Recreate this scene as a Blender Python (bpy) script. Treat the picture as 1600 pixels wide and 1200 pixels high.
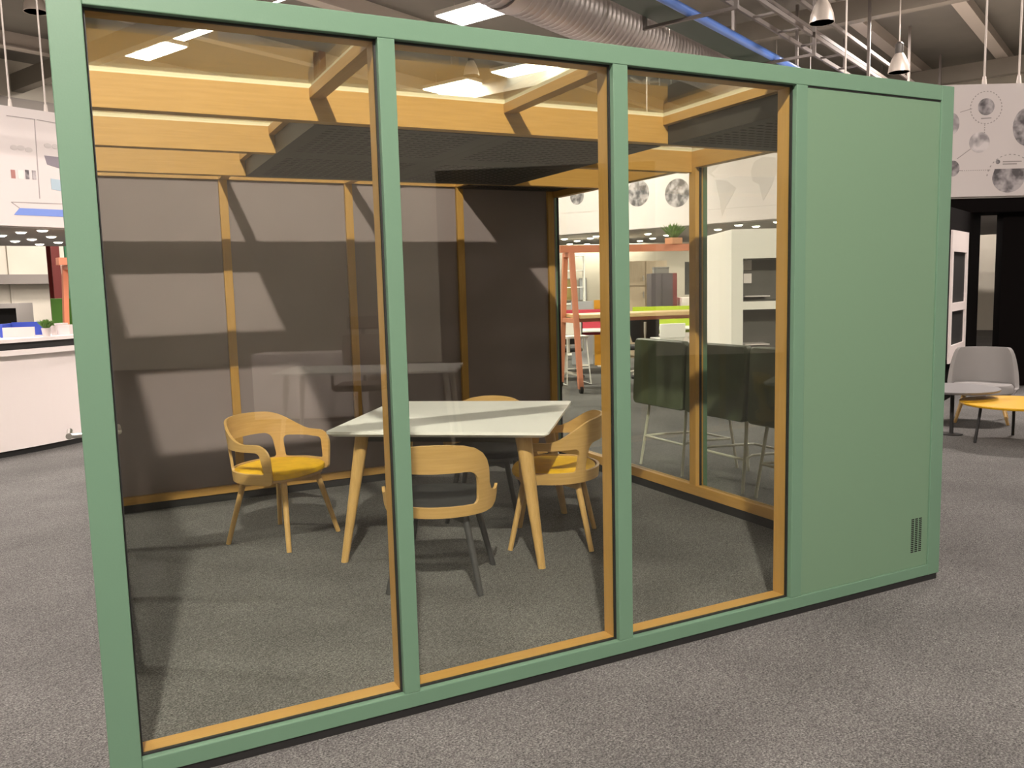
import bpy, bmesh, math, random
from mathutils import Vector, Matrix, geometry
random.seed(4)
for o in list(bpy.data.objects): bpy.data.objects.remove(o)
SC = bpy.context.scene
COL = SC.collection
PI = math.pi

# ------------------------------------------------------------ camera
YAW, PITCH, ROLL = 0.4628, -0.1138, -0.0258
F = Vector((math.sin(YAW)*math.cos(PITCH), math.cos(YAW)*math.cos(PITCH), math.sin(PITCH)))
R = Vector((math.cos(YAW), -math.sin(YAW), 0))
U = R.cross(F)
R2 = R*math.cos(ROLL) + U*math.sin(ROLL)
U2 = U*math.cos(ROLL) - R*math.sin(ROLL)
cd = bpy.data.cameras.new('camera')
cam = bpy.data.objects.new('camera', cd); COL.objects.link(cam)
cd.sensor_width = 36.0; cd.lens = 1323.2*36/1600
cd.clip_start = 0.05; cd.clip_end = 200
m = Matrix((R2, U2, -F)).transposed().to_4x4()
m.translation = Vector((0.0357, -2.7092, 1.4938))
cam.matrix_world = m
SC.camera = cam

# ------------------------------------------------------------ world, exposure
w = bpy.data.worlds.new('world'); SC.world = w; w.use_nodes = True
w.node_tree.nodes['Background'].inputs[0].default_value = (0.9, 0.92, 1.0, 1)
w.node_tree.nodes['Background'].inputs[1].default_value = 0.02
vs = SC.view_settings
vs.view_transform = 'Standard'; vs.look = 'None'; vs.gamma = 1; vs.use_curve_mapping = False
vs.exposure = 1.45
LIGHT = (1.0, 0.875, 0.80)

# lamps of the hall: one strong high bay above and behind the photographer, ceiling fixtures and added fill luminaires elsewhere
KEY_POS = (-0.6, -4.3, 6.35)
KEY_W = 4100
FILL_W = 340        # each ceiling luminaire, added fill ones included
SOFFIT_W = 55      # each group of downlights in the gallery soffit

# ------------------------------------------------------------ materials
MATS = {}
def mat(name, col, rough=0.5, metal=0.0, noise=0.0, scale=8.0, stretch=None, bump=0.0, bscale=60.0,
        emit=0.0, spec=0.5, col2=None, detail=4.0):
    if name in MATS: return MATS[name]
    mt = bpy.data.materials.new(name); mt.use_nodes = True
    nt = mt.node_tree; b = nt.nodes['Principled BSDF']
    b.inputs['Roughness'].default_value = rough
    b.inputs['Metallic'].default_value = metal
    b.inputs['Specular IOR Level'].default_value = spec
    b.inputs['Base Color'].default_value = (*col, 1)
    if noise or col2 or bump:
        tc = nt.nodes.new('ShaderNodeTexCoord'); mp = nt.nodes.new('ShaderNodeMapping')
        nt.links.new(tc.outputs['Object'], mp.inputs[0])
        if stretch: mp.inputs['Scale'].default_value = stretch
        nz = nt.nodes.new('ShaderNodeTexNoise'); nz.inputs['Scale'].default_value = scale
        nz.inputs['Detail'].default_value = detail
        nt.links.new(mp.outputs[0], nz.inputs['Vector'])
        if noise or col2:
            rp = nt.nodes.new('ShaderNodeValToRGB')
            c2 = col2 if col2 else tuple(c*(1-noise) for c in col)
            c1 = col if col2 else tuple(min(1, c*(1+noise)) for c in col)
            rp.color_ramp.elements[0].position = 0.35; rp.color_ramp.elements[1].position = 0.65
            rp.color_ramp.elements[0].color = (*c2, 1); rp.color_ramp.elements[1].color = (*c1, 1)
            nt.links.new(nz.outputs['Fac'], rp.inputs[0]); nt.links.new(rp.outputs[0], b.inputs['Base Color'])
        if bump:
            n2 = nt.nodes.new('ShaderNodeTexNoise'); n2.inputs['Scale'].default_value = bscale
            n2.inputs['Detail'].default_value = 3
            nt.links.new(mp.outputs[0], n2.inputs['Vector'])
            bp = nt.nodes.new('ShaderNodeBump'); bp.inputs['Strength'].default_value = bump
            bp.inputs['Distance'].default_value = 0.004
            nt.links.new(n2.outputs['Fac'], bp.inputs['Height']); nt.links.new(bp.outputs[0], b.inputs['Normal'])
    if emit:
        b.inputs['Emission Color'].default_value = (*col, 1)
        b.inputs['Emission Strength'].default_value = emit
    MATS[name] = mt
    return mt

def glass_mat(name, tint, base=0.045, rough=0.0):
    mt = bpy.data.materials.new(name); mt.use_nodes = True
    nt = mt.node_tree; nt.nodes.clear()
    out = nt.nodes.new('ShaderNodeOutputMaterial'); mx = nt.nodes.new('ShaderNodeMixShader')
    tr = nt.nodes.new('ShaderNodeBsdfTransparent'); tr.inputs[0].default_value = (*tint, 1)
    gl = nt.nodes.new('ShaderNodeBsdfGlossy'); gl.inputs['Roughness'].default_value = rough
    lw = nt.nodes.new('ShaderNodeLayerWeight'); lw.inputs['Blend'].default_value = 0.5
    pw = nt.nodes.new('ShaderNodeMath'); pw.operation = 'POWER'; pw.inputs[1].default_value = 5
    ml = nt.nodes.new('ShaderNodeMath'); ml.operation = 'MULTIPLY_ADD'
    ml.inputs[1].default_value = 1-base; ml.inputs[2].default_value = base
    nt.links.new(lw.outputs['Facing'], pw.inputs[0]); nt.links.new(pw.outputs[0], ml.inputs[0])
    nt.links.new(ml.outputs[0], mx.inputs[0]); nt.links.new(tr.outputs[0], mx.inputs[1])
    nt.links.new(gl.outputs[0], mx.inputs[2]); nt.links.new(mx.outputs[0], out.inputs[0])
    MATS[name] = mt
    return mt

GREEN = mat('sage_green_lacquer', (0.112, 0.205, 0.136), 0.38, bump=0.06, bscale=160)
GREEN_P = mat('sage_green_panel', (0.128, 0.218, 0.138), 0.42, bump=0.05, bscale=140)
WOOD_X = mat('oak_veneer_along_x', (0.47, 0.265, 0.066), 0.45, scale=6, stretch=(1, 18, 18), col2=(0.425, 0.236, 0.055))
WOOD_Y = mat('oak_veneer_along_y', (0.47, 0.265, 0.066), 0.45, scale=6, stretch=(18, 1, 18), col2=(0.425, 0.236, 0.055))
WOOD_Z = mat('oak_veneer_upright', (0.47, 0.265, 0.066), 0.45, scale=6, stretch=(18, 18, 1), col2=(0.425, 0.236, 0.055))
PLY = mat('bent_oak_ply', (0.57, 0.36, 0.13), 0.42, scale=5, stretch=(1, 1, 20), col2=(0.51, 0.315, 0.105))
OAKLEG = mat('oak_leg', (0.57, 0.36, 0.13), 0.42, scale=6, stretch=(20, 20, 1), col2=(0.50, 0.31, 0.105))
GASKET = mat('black_gasket', (0.012, 0.012, 0.011), 0.6)
ALU = mat('cream_aluminium_bead', (0.62, 0.56, 0.38), 0.4)
WALLP = mat('grey_fabric_panel', (0.245, 0.20, 0.198), 0.85, noise=0.04, scale=2.0, bump=0.1, bscale=300)
DARKP = mat('dark_acoustic_panel', (0.030, 0.027, 0.022), 0.6, noise=0.2, scale=4)
SLOT = mat('slot_black', (0.004, 0.004, 0.004), 0.9)
PLINTH = mat('black_plinth', (0.01, 0.01, 0.01), 0.6)
GLASS = glass_mat('clear_glass', (0.952, 0.970, 0.938), base=0.045)
ROOFG = glass_mat('roof_glass', (0.965, 0.98, 0.95), base=0.035)
STEEL = mat('brushed_steel', (0.6, 0.58, 0.55), 0.3, 1.0)
WHITE_T = mat('white_laminate', (0.90, 0.90, 0.86), 0.30)
YELLOW = mat('yellow_fabric', (0.78, 0.46, 0.012), 0.75, noise=0.06, scale=20, bump=0.15, bscale=400)
BLACKSEAT = mat('black_fabric', (0.02, 0.021, 0.022), 0.8, bump=0.1, bscale=400)
DARKLEG = mat('charcoal_leg', (0.055, 0.055, 0.057), 0.5)

# carpet : speckled felt
def carpet():
    mt = bpy.data.materials.new('grey_felt_carpet'); mt.use_nodes = True
    nt = mt.node_tree; b = nt.nodes['Principled BSDF']; b.inputs['Roughness'].default_value = 0.95
    b.inputs['Specular IOR Level'].default_value = 0.15
    tc = nt.nodes.new('ShaderNodeTexCoord')
    def nz(s, d, rr=0.6):
        n = nt.nodes.new('ShaderNodeTexNoise'); n.inputs['Scale'].default_value = s; n.inputs['Detail'].default_value = d
        n.inputs['Roughness'].default_value = rr
        nt.links.new(tc.outputs['Object'], n.inputs['Vector']); return n
    a = nz(130, 3, 0.75); c = nz(1.6, 3); e = nz(38, 3)
    rp = nt.nodes.new('ShaderNodeValToRGB')
    for i, (p, v) in enumerate([(0.3, (0.024, 0.024, 0.024)), (0.5, (0.118, 0.115, 0.111)), (0.72, (0.27, 0.264, 0.256))]):
        el = rp.color_ramp.elements[i] if i < 2 else rp.color_ramp.elements.new(p)
        el.position = p; el.color = (*v, 1)
    nt.links.new(a.outputs['Fac'], rp.inputs[0])
    def mul(x, lo, hi, src):
        r2 = nt.nodes.new('ShaderNodeMapRange'); r2.inputs[1].default_value = 0.3; r2.inputs[2].default_value = 0.7
        r2.inputs[3].default_value = lo; r2.inputs[4].default_value = hi
        nt.links.new(src.outputs['Fac'], r2.inputs[0])
        mx = nt.nodes.new('ShaderNodeMix'); mx.data_type = 'RGBA'; mx.blend_type = 'MULTIPLY'; mx.inputs[0].default_value = 1
        nt.links.new(x, mx.inputs[6]); nt.links.new(r2.outputs[0], mx.inputs[7]); return mx.outputs[2]
    o = mul(rp.outputs[0], 0.82, 1.15, c); o = mul(o, 0.75, 1.22, e)
    nt.links.new(o, b.inputs['Base Color'])
    bp = nt.nodes.new('ShaderNodeBump'); bp.inputs['Strength'].default_value = 0.4; bp.inputs['Distance'].default_value = 0.004
    nt.links.new(a.outputs['Fac'], bp.inputs['Height']); nt.links.new(bp.outputs[0], b.inputs['Normal'])
    return mt
CARPET = carpet()

# ------------------------------------------------------------ mesh helpers
def B(bm, x0, x1, y0, y1, z0, z1):
    v = [bm.verts.new(c) for c in ((x0,y0,z0),(x1,y0,z0),(x1,y1,z0),(x0,y1,z0),(x0,y0,z1),(x1,y0,z1),(x1,y1,z1),(x0,y1,z1))]
    for f in ((0,3,2,1),(4,5,6,7),(0,1,5,4),(1,2,6,5),(2,3,7,6),(3,0,4,7)): bm.faces.new([v[i] for i in f])
def box(*a):
    bm = bmesh.new(); B(bm, *a); return bm
def ring(bm, c, ax, r, n, ref=None):
    ax = Vector(ax).normalized()
    t = Vector(ref) if ref else (Vector((0,0,1)) if abs(ax.z) < 0.9 else Vector((1,0,0)))
    u = ax.cross(t).normalized(); v = ax.cross(u)
    return [bm.verts.new(Vector(c) + u*(r*math.cos(2*PI*i/n)) + v*(r*math.sin(2*PI*i/n))) for i in range(n)]
def skin(bm, rings, caps=True):
    n = len(rings[0])
    for a, b in zip(rings, rings[1:]):
        for i in range(n): bm.faces.new((a[i], a[(i+1)%n], b[(i+1)%n], b[i]))
    if caps:
        bm.faces.new(rings[0][::-1]); bm.faces.new(rings[-1])
def cone(bm, p0, p1, r0, r1, n=14):
    p0, p1 = Vector(p0), Vector(p1); ax = p1-p0
    skin(bm, [ring(bm, p0, ax, r0, n), ring(bm, p1, ax, r1, n)])
def tube(bm, pts, r, n=8):
    pts = [Vector(p) for p in pts]; rs = []
    for i, p in enumerate(pts):
        a = pts[max(i-1, 0)]; b = pts[min(i+1, len(pts)-1)]
        rs.append(ring(bm, p, b-a, r if not isinstance(r, (list, tuple)) else r[i], n))
    skin(bm, rs)
def lathe(bm, prof, n=28, c=(0,0,0)):
    rs = [[bm.verts.new((c[0]+r*math.cos(2*PI*i/n), c[1]+r*math.sin(2*PI*i/n), c[2]+z)) for i in range(n)] for r, z in prof]
    skin(bm, rs)
def prism(bm, poly, z0, z1):
    lo = [bm.verts.new((x, y, z0)) for x, y in poly]; hi = [bm.verts.new((x, y, z1)) for x, y in poly]
    n = len(poly); bm.faces.new(lo[::-1]); bm.faces.new(hi)
    for i in range(n): bm.faces.new((lo[i], lo[(i+1)%n], hi[(i+1)%n], hi[i]))
def rrect(hx, hy, r, n=6):
    out = []
    for cx, cy, a0 in ((hx-r,hy-r,0),(-hx+r,hy-r,90),(-hx+r,-hy+r,180),(hx-r,-hy+r,270)):
        for i in range(n+1):
            a = math.radians(a0 + 90*i/n); out.append((cx+r*math.cos(a), cy+r*math.sin(a)))
    return out
def obj(name, bm, mt, parent=None, bevel=0.0, smooth=False, loc=None, rz=None):
    bmesh.ops.recalc_face_normals(bm, faces=bm.faces[:])
    if bevel:
        bmesh.ops.bevel(bm, geom=bm.edges[:], offset=bevel, segments=2, profile=0.5, affect='EDGES')
    me = bpy.data.meshes.new(name); bm.to_mesh(me); bm.free()
    if mt: me.materials.append(mt)
    if smooth:
        for p in me.polygons: p.use_smooth = True
        try: me.set_sharp_from_angle(angle=math.radians(38))
        except Exception: pass
    o = bpy.data.objects.new(name, me); COL.objects.link(o)
    if parent: o.parent = parent
    if loc: o.location = loc
    if rz is not None: o.rotation_euler.z = rz
    return o
def tag(o, label, cat, group=None):
    o['label'] = label; o['category'] = cat
    if group: o['group'] = group
    return o
def thing(name, label, cat, loc=(0,0,0), rz=0.0, group=None):
    o = bpy.data.objects.new(name, None); COL.objects.link(o); o.empty_display_size = 0.1
    o.location = loc; o.rotation_euler = (0, 0, rz)
    return tag(o, label, cat, group)
def struct(o):
    o['kind'] = 'structure'; return o
def lab(o, text):
    o['label'] = text; return o
def copy_tree(o, parent=None):
    c = o.copy(); COL.objects.link(c)
    if parent: c.parent = parent
    for ch in list(o.children): copy_tree(ch, c)
    return c
def add_light(name, kind, loc, power, parent=None, size=0.2, size_y=None, color=LIGHT, rot=None, spot=None):
    ld = bpy.data.lights.new(name, kind); ld.energy = power; ld.color = color
    if kind == 'AREA':
        ld.size = size
        if size_y: ld.shape = 'RECTANGLE'; ld.size_y = size_y
    else: ld.shadow_soft_size = size
    if spot: ld.spot_size = spot; ld.spot_blend = 0.5
    o = bpy.data.objects.new(name, ld); COL.objects.link(o); o.location = loc
    if rot: o.rotation_euler = rot
    if parent: o.parent = parent
    return o

# ------------------------------------------------------------ hall shell (its own axes, turned against the pod)
HA = math.radians(90-64.3)          # direction of the hall's length
h1 = Vector((math.cos(HA), math.sin(HA), 0)); h2 = Vector((-math.sin(HA), math.cos(HA), 0))
def hw(a, b, z=0.0): return h1*a + h2*b + Vector((0, 0, z))
A0, A1, B0, B1, ZC = -16.0, 25.0, -15.0, 19.0, 7.0
CEIL = mat('roof_sheet_grey', (0.20, 0.185, 0.16), 0.8, noise=0.08, scale=0.6)
HALLW = mat('pale_cladding', (0.55, 0.52, 0.44), 0.7, noise=0.05, scale=1.0)
HALLG = mat('grey_gallery_sill', (0.22, 0.20, 0.18), 0.7)
PURL = mat('roof_purlin_pale', (0.46, 0.41, 0.36), 0.6)

struct(obj('floor', box(A0, A1, B0, B1, -0.1, 0.0), CARPET, rz=HA))
struct(obj('ceiling', box(A0, A1, B0, B1, ZC, ZC+0.1), CEIL, rz=HA))
wl = struct(obj('wall_back', box(A0, A1, B1, B1+0.2, 0, ZC), HALLW, rz=HA))
struct(obj('wall_right', box(A1, A1+0.2, B0, B1, 0, ZC), HALLW, rz=HA))
struct(obj('wall_front', box(A0, A1, B0-0.2, B0, 0, ZC), HALLW, rz=HA))
struct(obj('wall_left', box(A0-0.2, A0, B0, B1, 0, ZC), HALLW, rz=HA))
obj('wall_sill', box(A0+0.2, A1-0.2, B1-0.35, B1-0.002, 1.86, 2.08), HALLG, wl)
obj('wall_frieze', box(A0+0.2, A1-0.2, B1-0.3, B1-0.002, 5.4, 6.1), HALLG, wl)
for i in range(26):        # cladding ribs
    obj('cladding_rib', box(-0.03, 0.03, -0.04, 0, 0.02, 5.3), HALLW, wl, loc=(A0+1.0+i*1.5, B1-0.002, 0))
for i, bb in enumerate((-12.6, -9.2, -5.8, -2.4, 1.0, 2.9, 6.6, 10.0, 13.4, 16.8)):
    bm = bmesh.new(); B(bm, A0+0.05, A1-0.05, bb-0.06, bb+0.06, ZC-0.30, ZC-0.002); B(bm, A0+0.05, A1-0.05, bb-0.13, bb+0.13, ZC-0.32, ZC-0.29)
    struct(obj('trim_%d' % (i+1), bm, PURL, rz=HA))
for i, aa in enumerate((-8.0, 0.0, 8.0, 16.0, 23.0)):
    bm = bmesh.new(); B(bm, aa-0.12, aa+0.12, B0+0.05, B1-0.05, ZC-0.72, ZC-0.33)
    struct(obj('trim_%d' % (i+21), bm, mat('roof_girder', (0.20, 0.18, 0.15), 0.7), rz=HA))

# ------------------------------------------------------------ the meeting pod
PX = (0.0, 0.089, 0.937, 0.995, 1.8375, 1.902, 2.7475, 2.8105, 3.650, 3.734)
ZB, ZBT, ZTB, ZT = 0.03, 0.085, 2.302, 2.370
YB = (0.92, 1.80, 2.705)
YW = 3.637; YE = 3.75
MC = (0.966, 1.870, 2.779)
pod = thing('meeting_pod', 'sage green framed glass meeting pod with oak roof beams standing on grey carpet', 'meeting pod')
def pp(name, bm, mt, bevel=0.0, parent=None): return obj(name, bm, mt, parent or pod, bevel)
GD = 0.030   # depth of the green cladding in front of the glass
# front cladding
pp('corner_post', box(0, PX[1], 0, 0.11, ZB, ZT), GREEN, 0.003)
pp('corner_post', box(PX[8], PX[9], 0, 0.11, ZB, ZT), GREEN, 0.003)
for i in (2, 4, 6):
    pp('mullion', box(PX[i], PX[i+1], 0.001, GD, ZBT, ZTB), GREEN, 0.002)
pp('top_rail', box(PX[1], PX[8], 0.0005, 0.11, ZTB, ZT), GREEN, 0.003)
pp('bottom_rail', box(PX[1], PX[8], 0.0005, GD+0.004, ZB, ZBT), GREEN, 0.003)
pp('plinth', box(0.012, PX[9]-0.012, 0.006, 0.11, 0.0, ZB+0.001), PLINTH)
# solid panel with its vent
sp = pp('solid_panel', box(PX[7], PX[8], 0.008, 0.028, ZBT, ZTB-0.006), GREEN_P, 0.0015)
pp('panel_shadow_gap', box(PX[7], PX[8], 0.006, 0.02, ZTB-0.006, ZTB), GASKET)
for c in range(3):
    bm = bmesh.new()
    for k in range(18):
        z = 0.160 + k*0.0095; B(bm, 3.533+c*0.027, 3.533+c*0.027+0.019, 0.0073, 0.012, z, z+0.0060)
    o = obj('vent_slot_column', bm, SLOT, sp); o['kind'] = 'stuff'
pp('inner_lining', box(PX[7]-0.03, PX[8]+0.02, 0.03, 0.09, ZBT, ZTB), WALLP)
# gaskets, panes and oak lining of the three front bays
for a, b in ((1, 2), (3, 4), (5, 6)):
    x0, x1 = PX[a], PX[b]
    bm = bmesh.new(); g = 0.006
    B(bm, x0, x0+g, 0.024, 0.036, ZBT, ZTB); B(bm, x1-g, x1, 0.024, 0.036, ZBT, ZTB)
    B(bm, x0+g, x1-g, 0.024, 0.036, ZTB-g, ZTB); B(bm, x0+g, x1-g, 0.024, 0.036, ZBT, ZBT+g)
    pp('gasket', bm, GASKET)
    pp('glass_pane', box(x0+g, x1-g, 0.027, 0.034, ZBT+g, ZTB-g), GLASS)
for x0, x1 in ((0.02, PX[1]+0.004), (PX[2]-0.003, PX[3]+0.003), (PX[4]-0.003, PX[5]+0.003), (PX[6]-0.003, PX[7]-0.03)):
    pp('oak_post', box(x0, x1, 0.037, 0.108, ZBT, ZTB), WOOD_Z, 0.0015)
for a, b in ((1, 2), (3, 4), (5, 6)):
    pp('oak_sill', box(PX[a]+0.004, PX[b]-0.003, 0.037, 0.108, ZB+0.005, ZBT+0.004), WOOD_X, 0.0015)
pp('oak_head', box(PX[1]+0.004, PX[7]-0.03, 0.037, 0.108, ZTB-0.004, ZTB+0.055), WOOD_X)
# roof: beams along the front, short joists, cream glazing beads, panes and opaque acoustic panels
BT = 0.062
ZR0, ZR1 = 2.207, 2.340
for y in YB:
    pp('roof_beam', box(0.09, 3.636, y, y+BT, ZR0, ZR1), WOOD_X, 0.0015)
rows = [(0.11, YB[0]), (YB[0]+BT, YB[1]), (YB[1]+BT, YB[2]), (YB[2]+BT, YW)]
cols = [(0.09, MC[0]-0.03), (MC[0]+0.03, MC[1]-0.03), (MC[1]+0.03, MC[2]-0.03), (MC[2]+0.03, 3.636)]
OPAQUE = {(0,3), (1,1), (1,2), (2,1), (2,2), (3,3)}
SLOTS = None
for r, (y0, y1) in enumerate(rows):
    for mx in MC:
        pp('roof_joist', box(mx-0.03, mx+0.03, y0, y1, 2.298, ZR1), WOOD_Y, 0.001)
    for c, (x0, x1) in enumerate(cols):
        bm = bmesh.new()
        B(bm, x0-0.03, x1+0.03, y0-0.0, y0+0.014, ZR1, 2.362); B(bm, x0-0.03, x1+0.03, y1-0.014+0.03, y1+0.03, ZR1, 2.362)
        B(bm, x0-0.03, x0-0.014, y0+0.014, y1+0.016, ZR1, 2.362); B(bm, x1+0.014, x1+0.03, y0+0.014, y1+0.016, ZR1, 2.362)
        pp('glazing_bead', bm, ALU)
        if (r, c) in OPAQUE:
            ya, yb = (y0, YB[1]+0.030) if r == 1 else ((YB[1]+0.032, YB[2]-0.001) if r == 2 else (y0, y1))
            xa, xb = (x0-0.0295, x1+0.0295) if c in (1, 2) else (x0-0.0295, x1)
            zb_ = 2.203 if r < 3 else 2.285
            pn = pp('acoustic_ceiling_panel', box(xa, xb, ya, yb, zb_, 2.2965), DARKP)
            pp('roof_cover', box(x0, x1, y0, y1, 2.30, 2.366), DARKP)
            bm = bmesh.new()
            nx = 14; ny = 12
            for i in range(nx):
                for j in range(ny):
                    xx = x0+0.05+(x1-x0-0.1)*i/nx; yy = y0+0.06+(y1-y0-0.12)*j/ny
                    B(bm, xx, xx+0.034, yy, yy+0.014, zb_-0.0008, zb_+0.003)
            o = obj('slot_field', bm, SLOT, pn); o['kind'] = 'stuff'
        else:
            pp('roof_pane', box(x0-0.014, x1+0.014, y0+0.014, y1+0.016, 2.350, 2.358), ROOFG)
# back wall
for i, (x0, x1) in enumerate(cols):
    pp('wall_panel', box(x0-0.03, x1+0.03, YW+0.028, YW+0.09, 0.09, 2.30), WALLP)
for mx in MC:
    pp('oak_wall_post', box(mx-0.029, mx+0.029, YW, YW+0.03, 0.111, 2.30), WOOD_Z, 0.0015)
pp('oak_wall_post', box(3.585, 3.640, YW-0.0, YW+0.06, 0.111, 2.30), WOOD_Z, 0.0015)
pp('oak_wall_post', box(0.085, 0.13, YW, YW+0.03, 0.111, 2.30), WOOD_Z, 0.0015)
pp('oak_wall_rail', box(0.09, 3.64, YW-0.01, YW+0.09, 0.058, 0.111), WOOD_X, 0.0015)
pp('oak_wall_head', box(0.09, 3.64, YW, YW+0.09, 2.30, ZR1), WOOD_X)
pp('skirting', box(0.09, 3.63, YW+0.005, YW+0.09, 0.0, 0.058), PLINTH)
pp('back_cladding', box(0.0, PX[9], YW+0.09, YE, ZB, ZT), GREEN)
# right wall: oak frame with panes, green outside
XI, XO = 3.636, 3.700
for y in (YB[0], YB[1]-0.005, YB[2]):
    pp('oak_side_post', box(XI, XO, y-0.03, y+0.035, 0.126, 2.24), WOOD_Z, 0.0015)
    pp('side_post_cladding', box(XO+0.002, PX[9], y-0.03, y+0.035, 0.09, ZTB), GREEN)
pp('oak_side_rail', box(XI, XO, 0.11, YW-0.01, 0.060, 0.126), WOOD_Y, 0.0015)
pp('oak_side_head', box(XI, XO, 0.11, YW, 2.235, ZR1), WOOD_Y, 0.0015)
pp('side_bottom_rail', box(XO+0.002, PX[9], 0.11, YE-0.05, ZB, 0.095), GREEN)
pp('side_top_rail', box(XO+0.002, PX[9], 0.11, YE-0.05, 2.26, ZT), GREEN)
pp('skirting', box(3.645, XO, 0.11, YW, 0.0, 0.060), PLINTH)
yy = [0.11, YB[0]-0.03, YB[0]+0.035, YB[1]-0.035, YB[1]+0.03, YB[2]-0.03, YB[2]+0.035, YW]
for i in range(0, 8, 2):
    pp('glass_pane', box(3.672, 3.679, yy[i], yy[i+1], 0.126, 2.236), GLASS)
    bm = bmesh.new()
    for y in (yy[i], yy[i+1]-0.006): B(bm, 3.667, 3.684, y, y+0.006, 0.126, 2.236)
    pp('gasket', bm, GASKET)
# left wall: glazed door with pull bar
pp('side_top_rail', box(0.0, 0.06, 0.11, YE, ZTB, ZT), GREEN)
pp('oak_side_head', box(0.061, 0.09, 0.11, YW, 2.24, ZR1), WOOD_Y)
for y in (YB[0], YB[1], YB[2], YW+0.05):
    pp('side_post', box(0.012, 0.07, y, y+0.06, 0.09, ZTB), GREEN)
pp('side_bottom_rail', box(0.012, 0.07, YB[0], YE-0.05, ZB, 0.09), GREEN)
pp('skirting', box(0.02, 0.065, YB[0], YE-0.06, 0, 0.035), PLINTH)
for y0, y1 in ((YB[0]+0.06, YB[1]), (YB[1]+0.06, YB[2]), (YB[2]+0.06, YW+0.05)):
    pp('glass_pane', box(0.036, 0.043, y0, y1, 0.09, ZTB), GLASS)
door = pp('glass_door', box(0.034, 0.044, 0.125, YB[0]-0.01, 0.035, ZTB-0.01), GLASS)
bm = bmesh.new()
tube(bm, [(0.034, 0.30, 1.06), (-0.040, 0.30, 1.06), (-0.040, 0.42, 1.06)], 0.009, 10)
cone(bm, (-0.040, 0.292, 1.06), (-0.040, 0.300, 1.06), 0.010, 0.010)
tube(bm, [(0.044, 0.30, 1.06), (0.105, 0.30, 1.06), (0.105, 0.42, 1.06)], 0.009, 10)
lab(obj('door_handle', bm, STEEL, door, smooth=True), 'brushed steel door handle')

# ------------------------------------------------------------ table
TRZ = math.radians(-36.4)
tab = thing('meeting_table', 'square white meeting table on splayed oak legs inside the glass pod', 'table', (1.995, 1.925, 0), TRZ)
bm = bmesh.new()
o_ = rrect(0.61, 0.61, 0.035); i_ = rrect(0.585, 0.585, 0.03)
lo = [bm.verts.new((x, y, 0.712)) for x, y in i_]; mid = [bm.verts.new((x, y, 0.728)) for x, y in o_]; hi = [bm.verts.new((x, y, 0.742)) for x, y in o_]
skin(bm, [lo, mid, hi])
obj('table_top', bm, WHITE_T, tab)
for sx in (-1, 1):
    for sy in (-1, 1):
        bm = bmesh.new(); rs = []
        for t, hw_, hd in ((0.0, 0.020, 0.020), (0.85, 0.042, 0.034), (1.0, 0.048, 0.036)):
            cx = sx*(0.553-0.10*t); cy = sy*(0.553-0.10*t); z = 0.700*t
            d1 = Vector((sx, -sy, 0)).normalized(); d2 = Vector((sx, sy, 0)).normalized()
            rs.append([bm.verts.new(Vector((cx, cy, z)) + d1*(hw_*math.cos(k*PI/6)) * 1.05 + d2*(hd*math.sin(k*PI/6))) for k in range(12)])
        skin(bm, rs); obj('leg', bm, OAKLEG, tab, smooth=True)
bm = bmesh.new()
B(bm, -0.46, 0.46, -0.47, -0.44, 0.665, 0.711); B(bm, -0.46, 0.46, 0.44, 0.47, 0.665, 0.711)
B(bm, -0.47, -0.44, -0.44, 0.44, 0.665, 0.711); B(bm, 0.44, 0.47, -0.44, 0.44, 0.665, 0.711)
lab(obj('apron_frame', bm, mat('dark_steel_frame', (0.06, 0.055, 0.05), 0.5), tab), 'dark steel frame')

# ------------------------------------------------------------ bent ply chairs
EA, EB, ARM = 0.285, 0.27, 0.165
_tab = [(0.0, 0.0, -EB, 0.0)]
_s = 0.0; _px, _py = 0.0, -EB
for i in range(1, 201):
    f = i/200*PI/2; x, y = EA*math.sin(f), -EB*math.cos(f)
    _s += math.hypot(x-_px, y-_py); _tab.append((_s, x, y, f)); _px, _py = x, y
SQ = _s; SL = SQ + ARM
def plan(s):
    a = abs(s); sg = 1 if s >= 0 else -1
    if a >= SQ: return sg*(EA-0.02*(a-SQ)/ARM), a-SQ
    k = 0
    for k in range(len(_tab)-1):
        if _tab[k+1][0] >= a: break
    t = (a-_tab[k][0])/max(1e-9, _tab[k+1][0]-_tab[k][0])
    return sg*(_tab[k][1]+(_tab[k+1][1]-_tab[k][1])*t), _tab[k][2]+(_tab[k+1][2]-_tab[k][2])*t
def sm(t): t = max(0, min(1, t)); return t*t*(3-2*t)
ZLO, ZARM, ZBK = 0.405, 0.655, 0.768
def ztop(s): return ZBK + (ZARM-ZBK)*sm((abs(s)-0.17)/0.27) - 0.012*(s/0.2)**2*(abs(s) < 0.2) - 0.012*(abs(s) >= 0.2)
def zin(s): return 0.600 + 0.028*(1-sm(abs(s)/0.3))
def rpoly(pts, rad, n=5):
    out = []; N = len(pts)
    for i in range(N):
        p0, p, p1 = Vector(pts[i-1]), Vector(pts[i]), Vector(pts[(i+1)%N])
        a = (p0-p); b = (p1-p); r = rad[i] if isinstance(rad, (list, tuple)) else rad
        r = min(r, a.length*0.49, b.length*0.49)
        a = p + a.normalized()*r; b = p + b.normalized()*r
        for k in range(n+1):
            t = k/n; out.append(tuple(a*(1-t)**2 + p*(2*t*(1-t)) + b*t*t))
    return out
def dens(poly, step=0.02):
    out = []
    for i in range(len(poly)):
        a, b = Vector(poly[i]), Vector(poly[(i+1)%len(poly)])
        n = max(1, int((b-a).length/step))
        for k in range(n): out.append(tuple(a+(b-a)*k/n))
    return out
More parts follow.
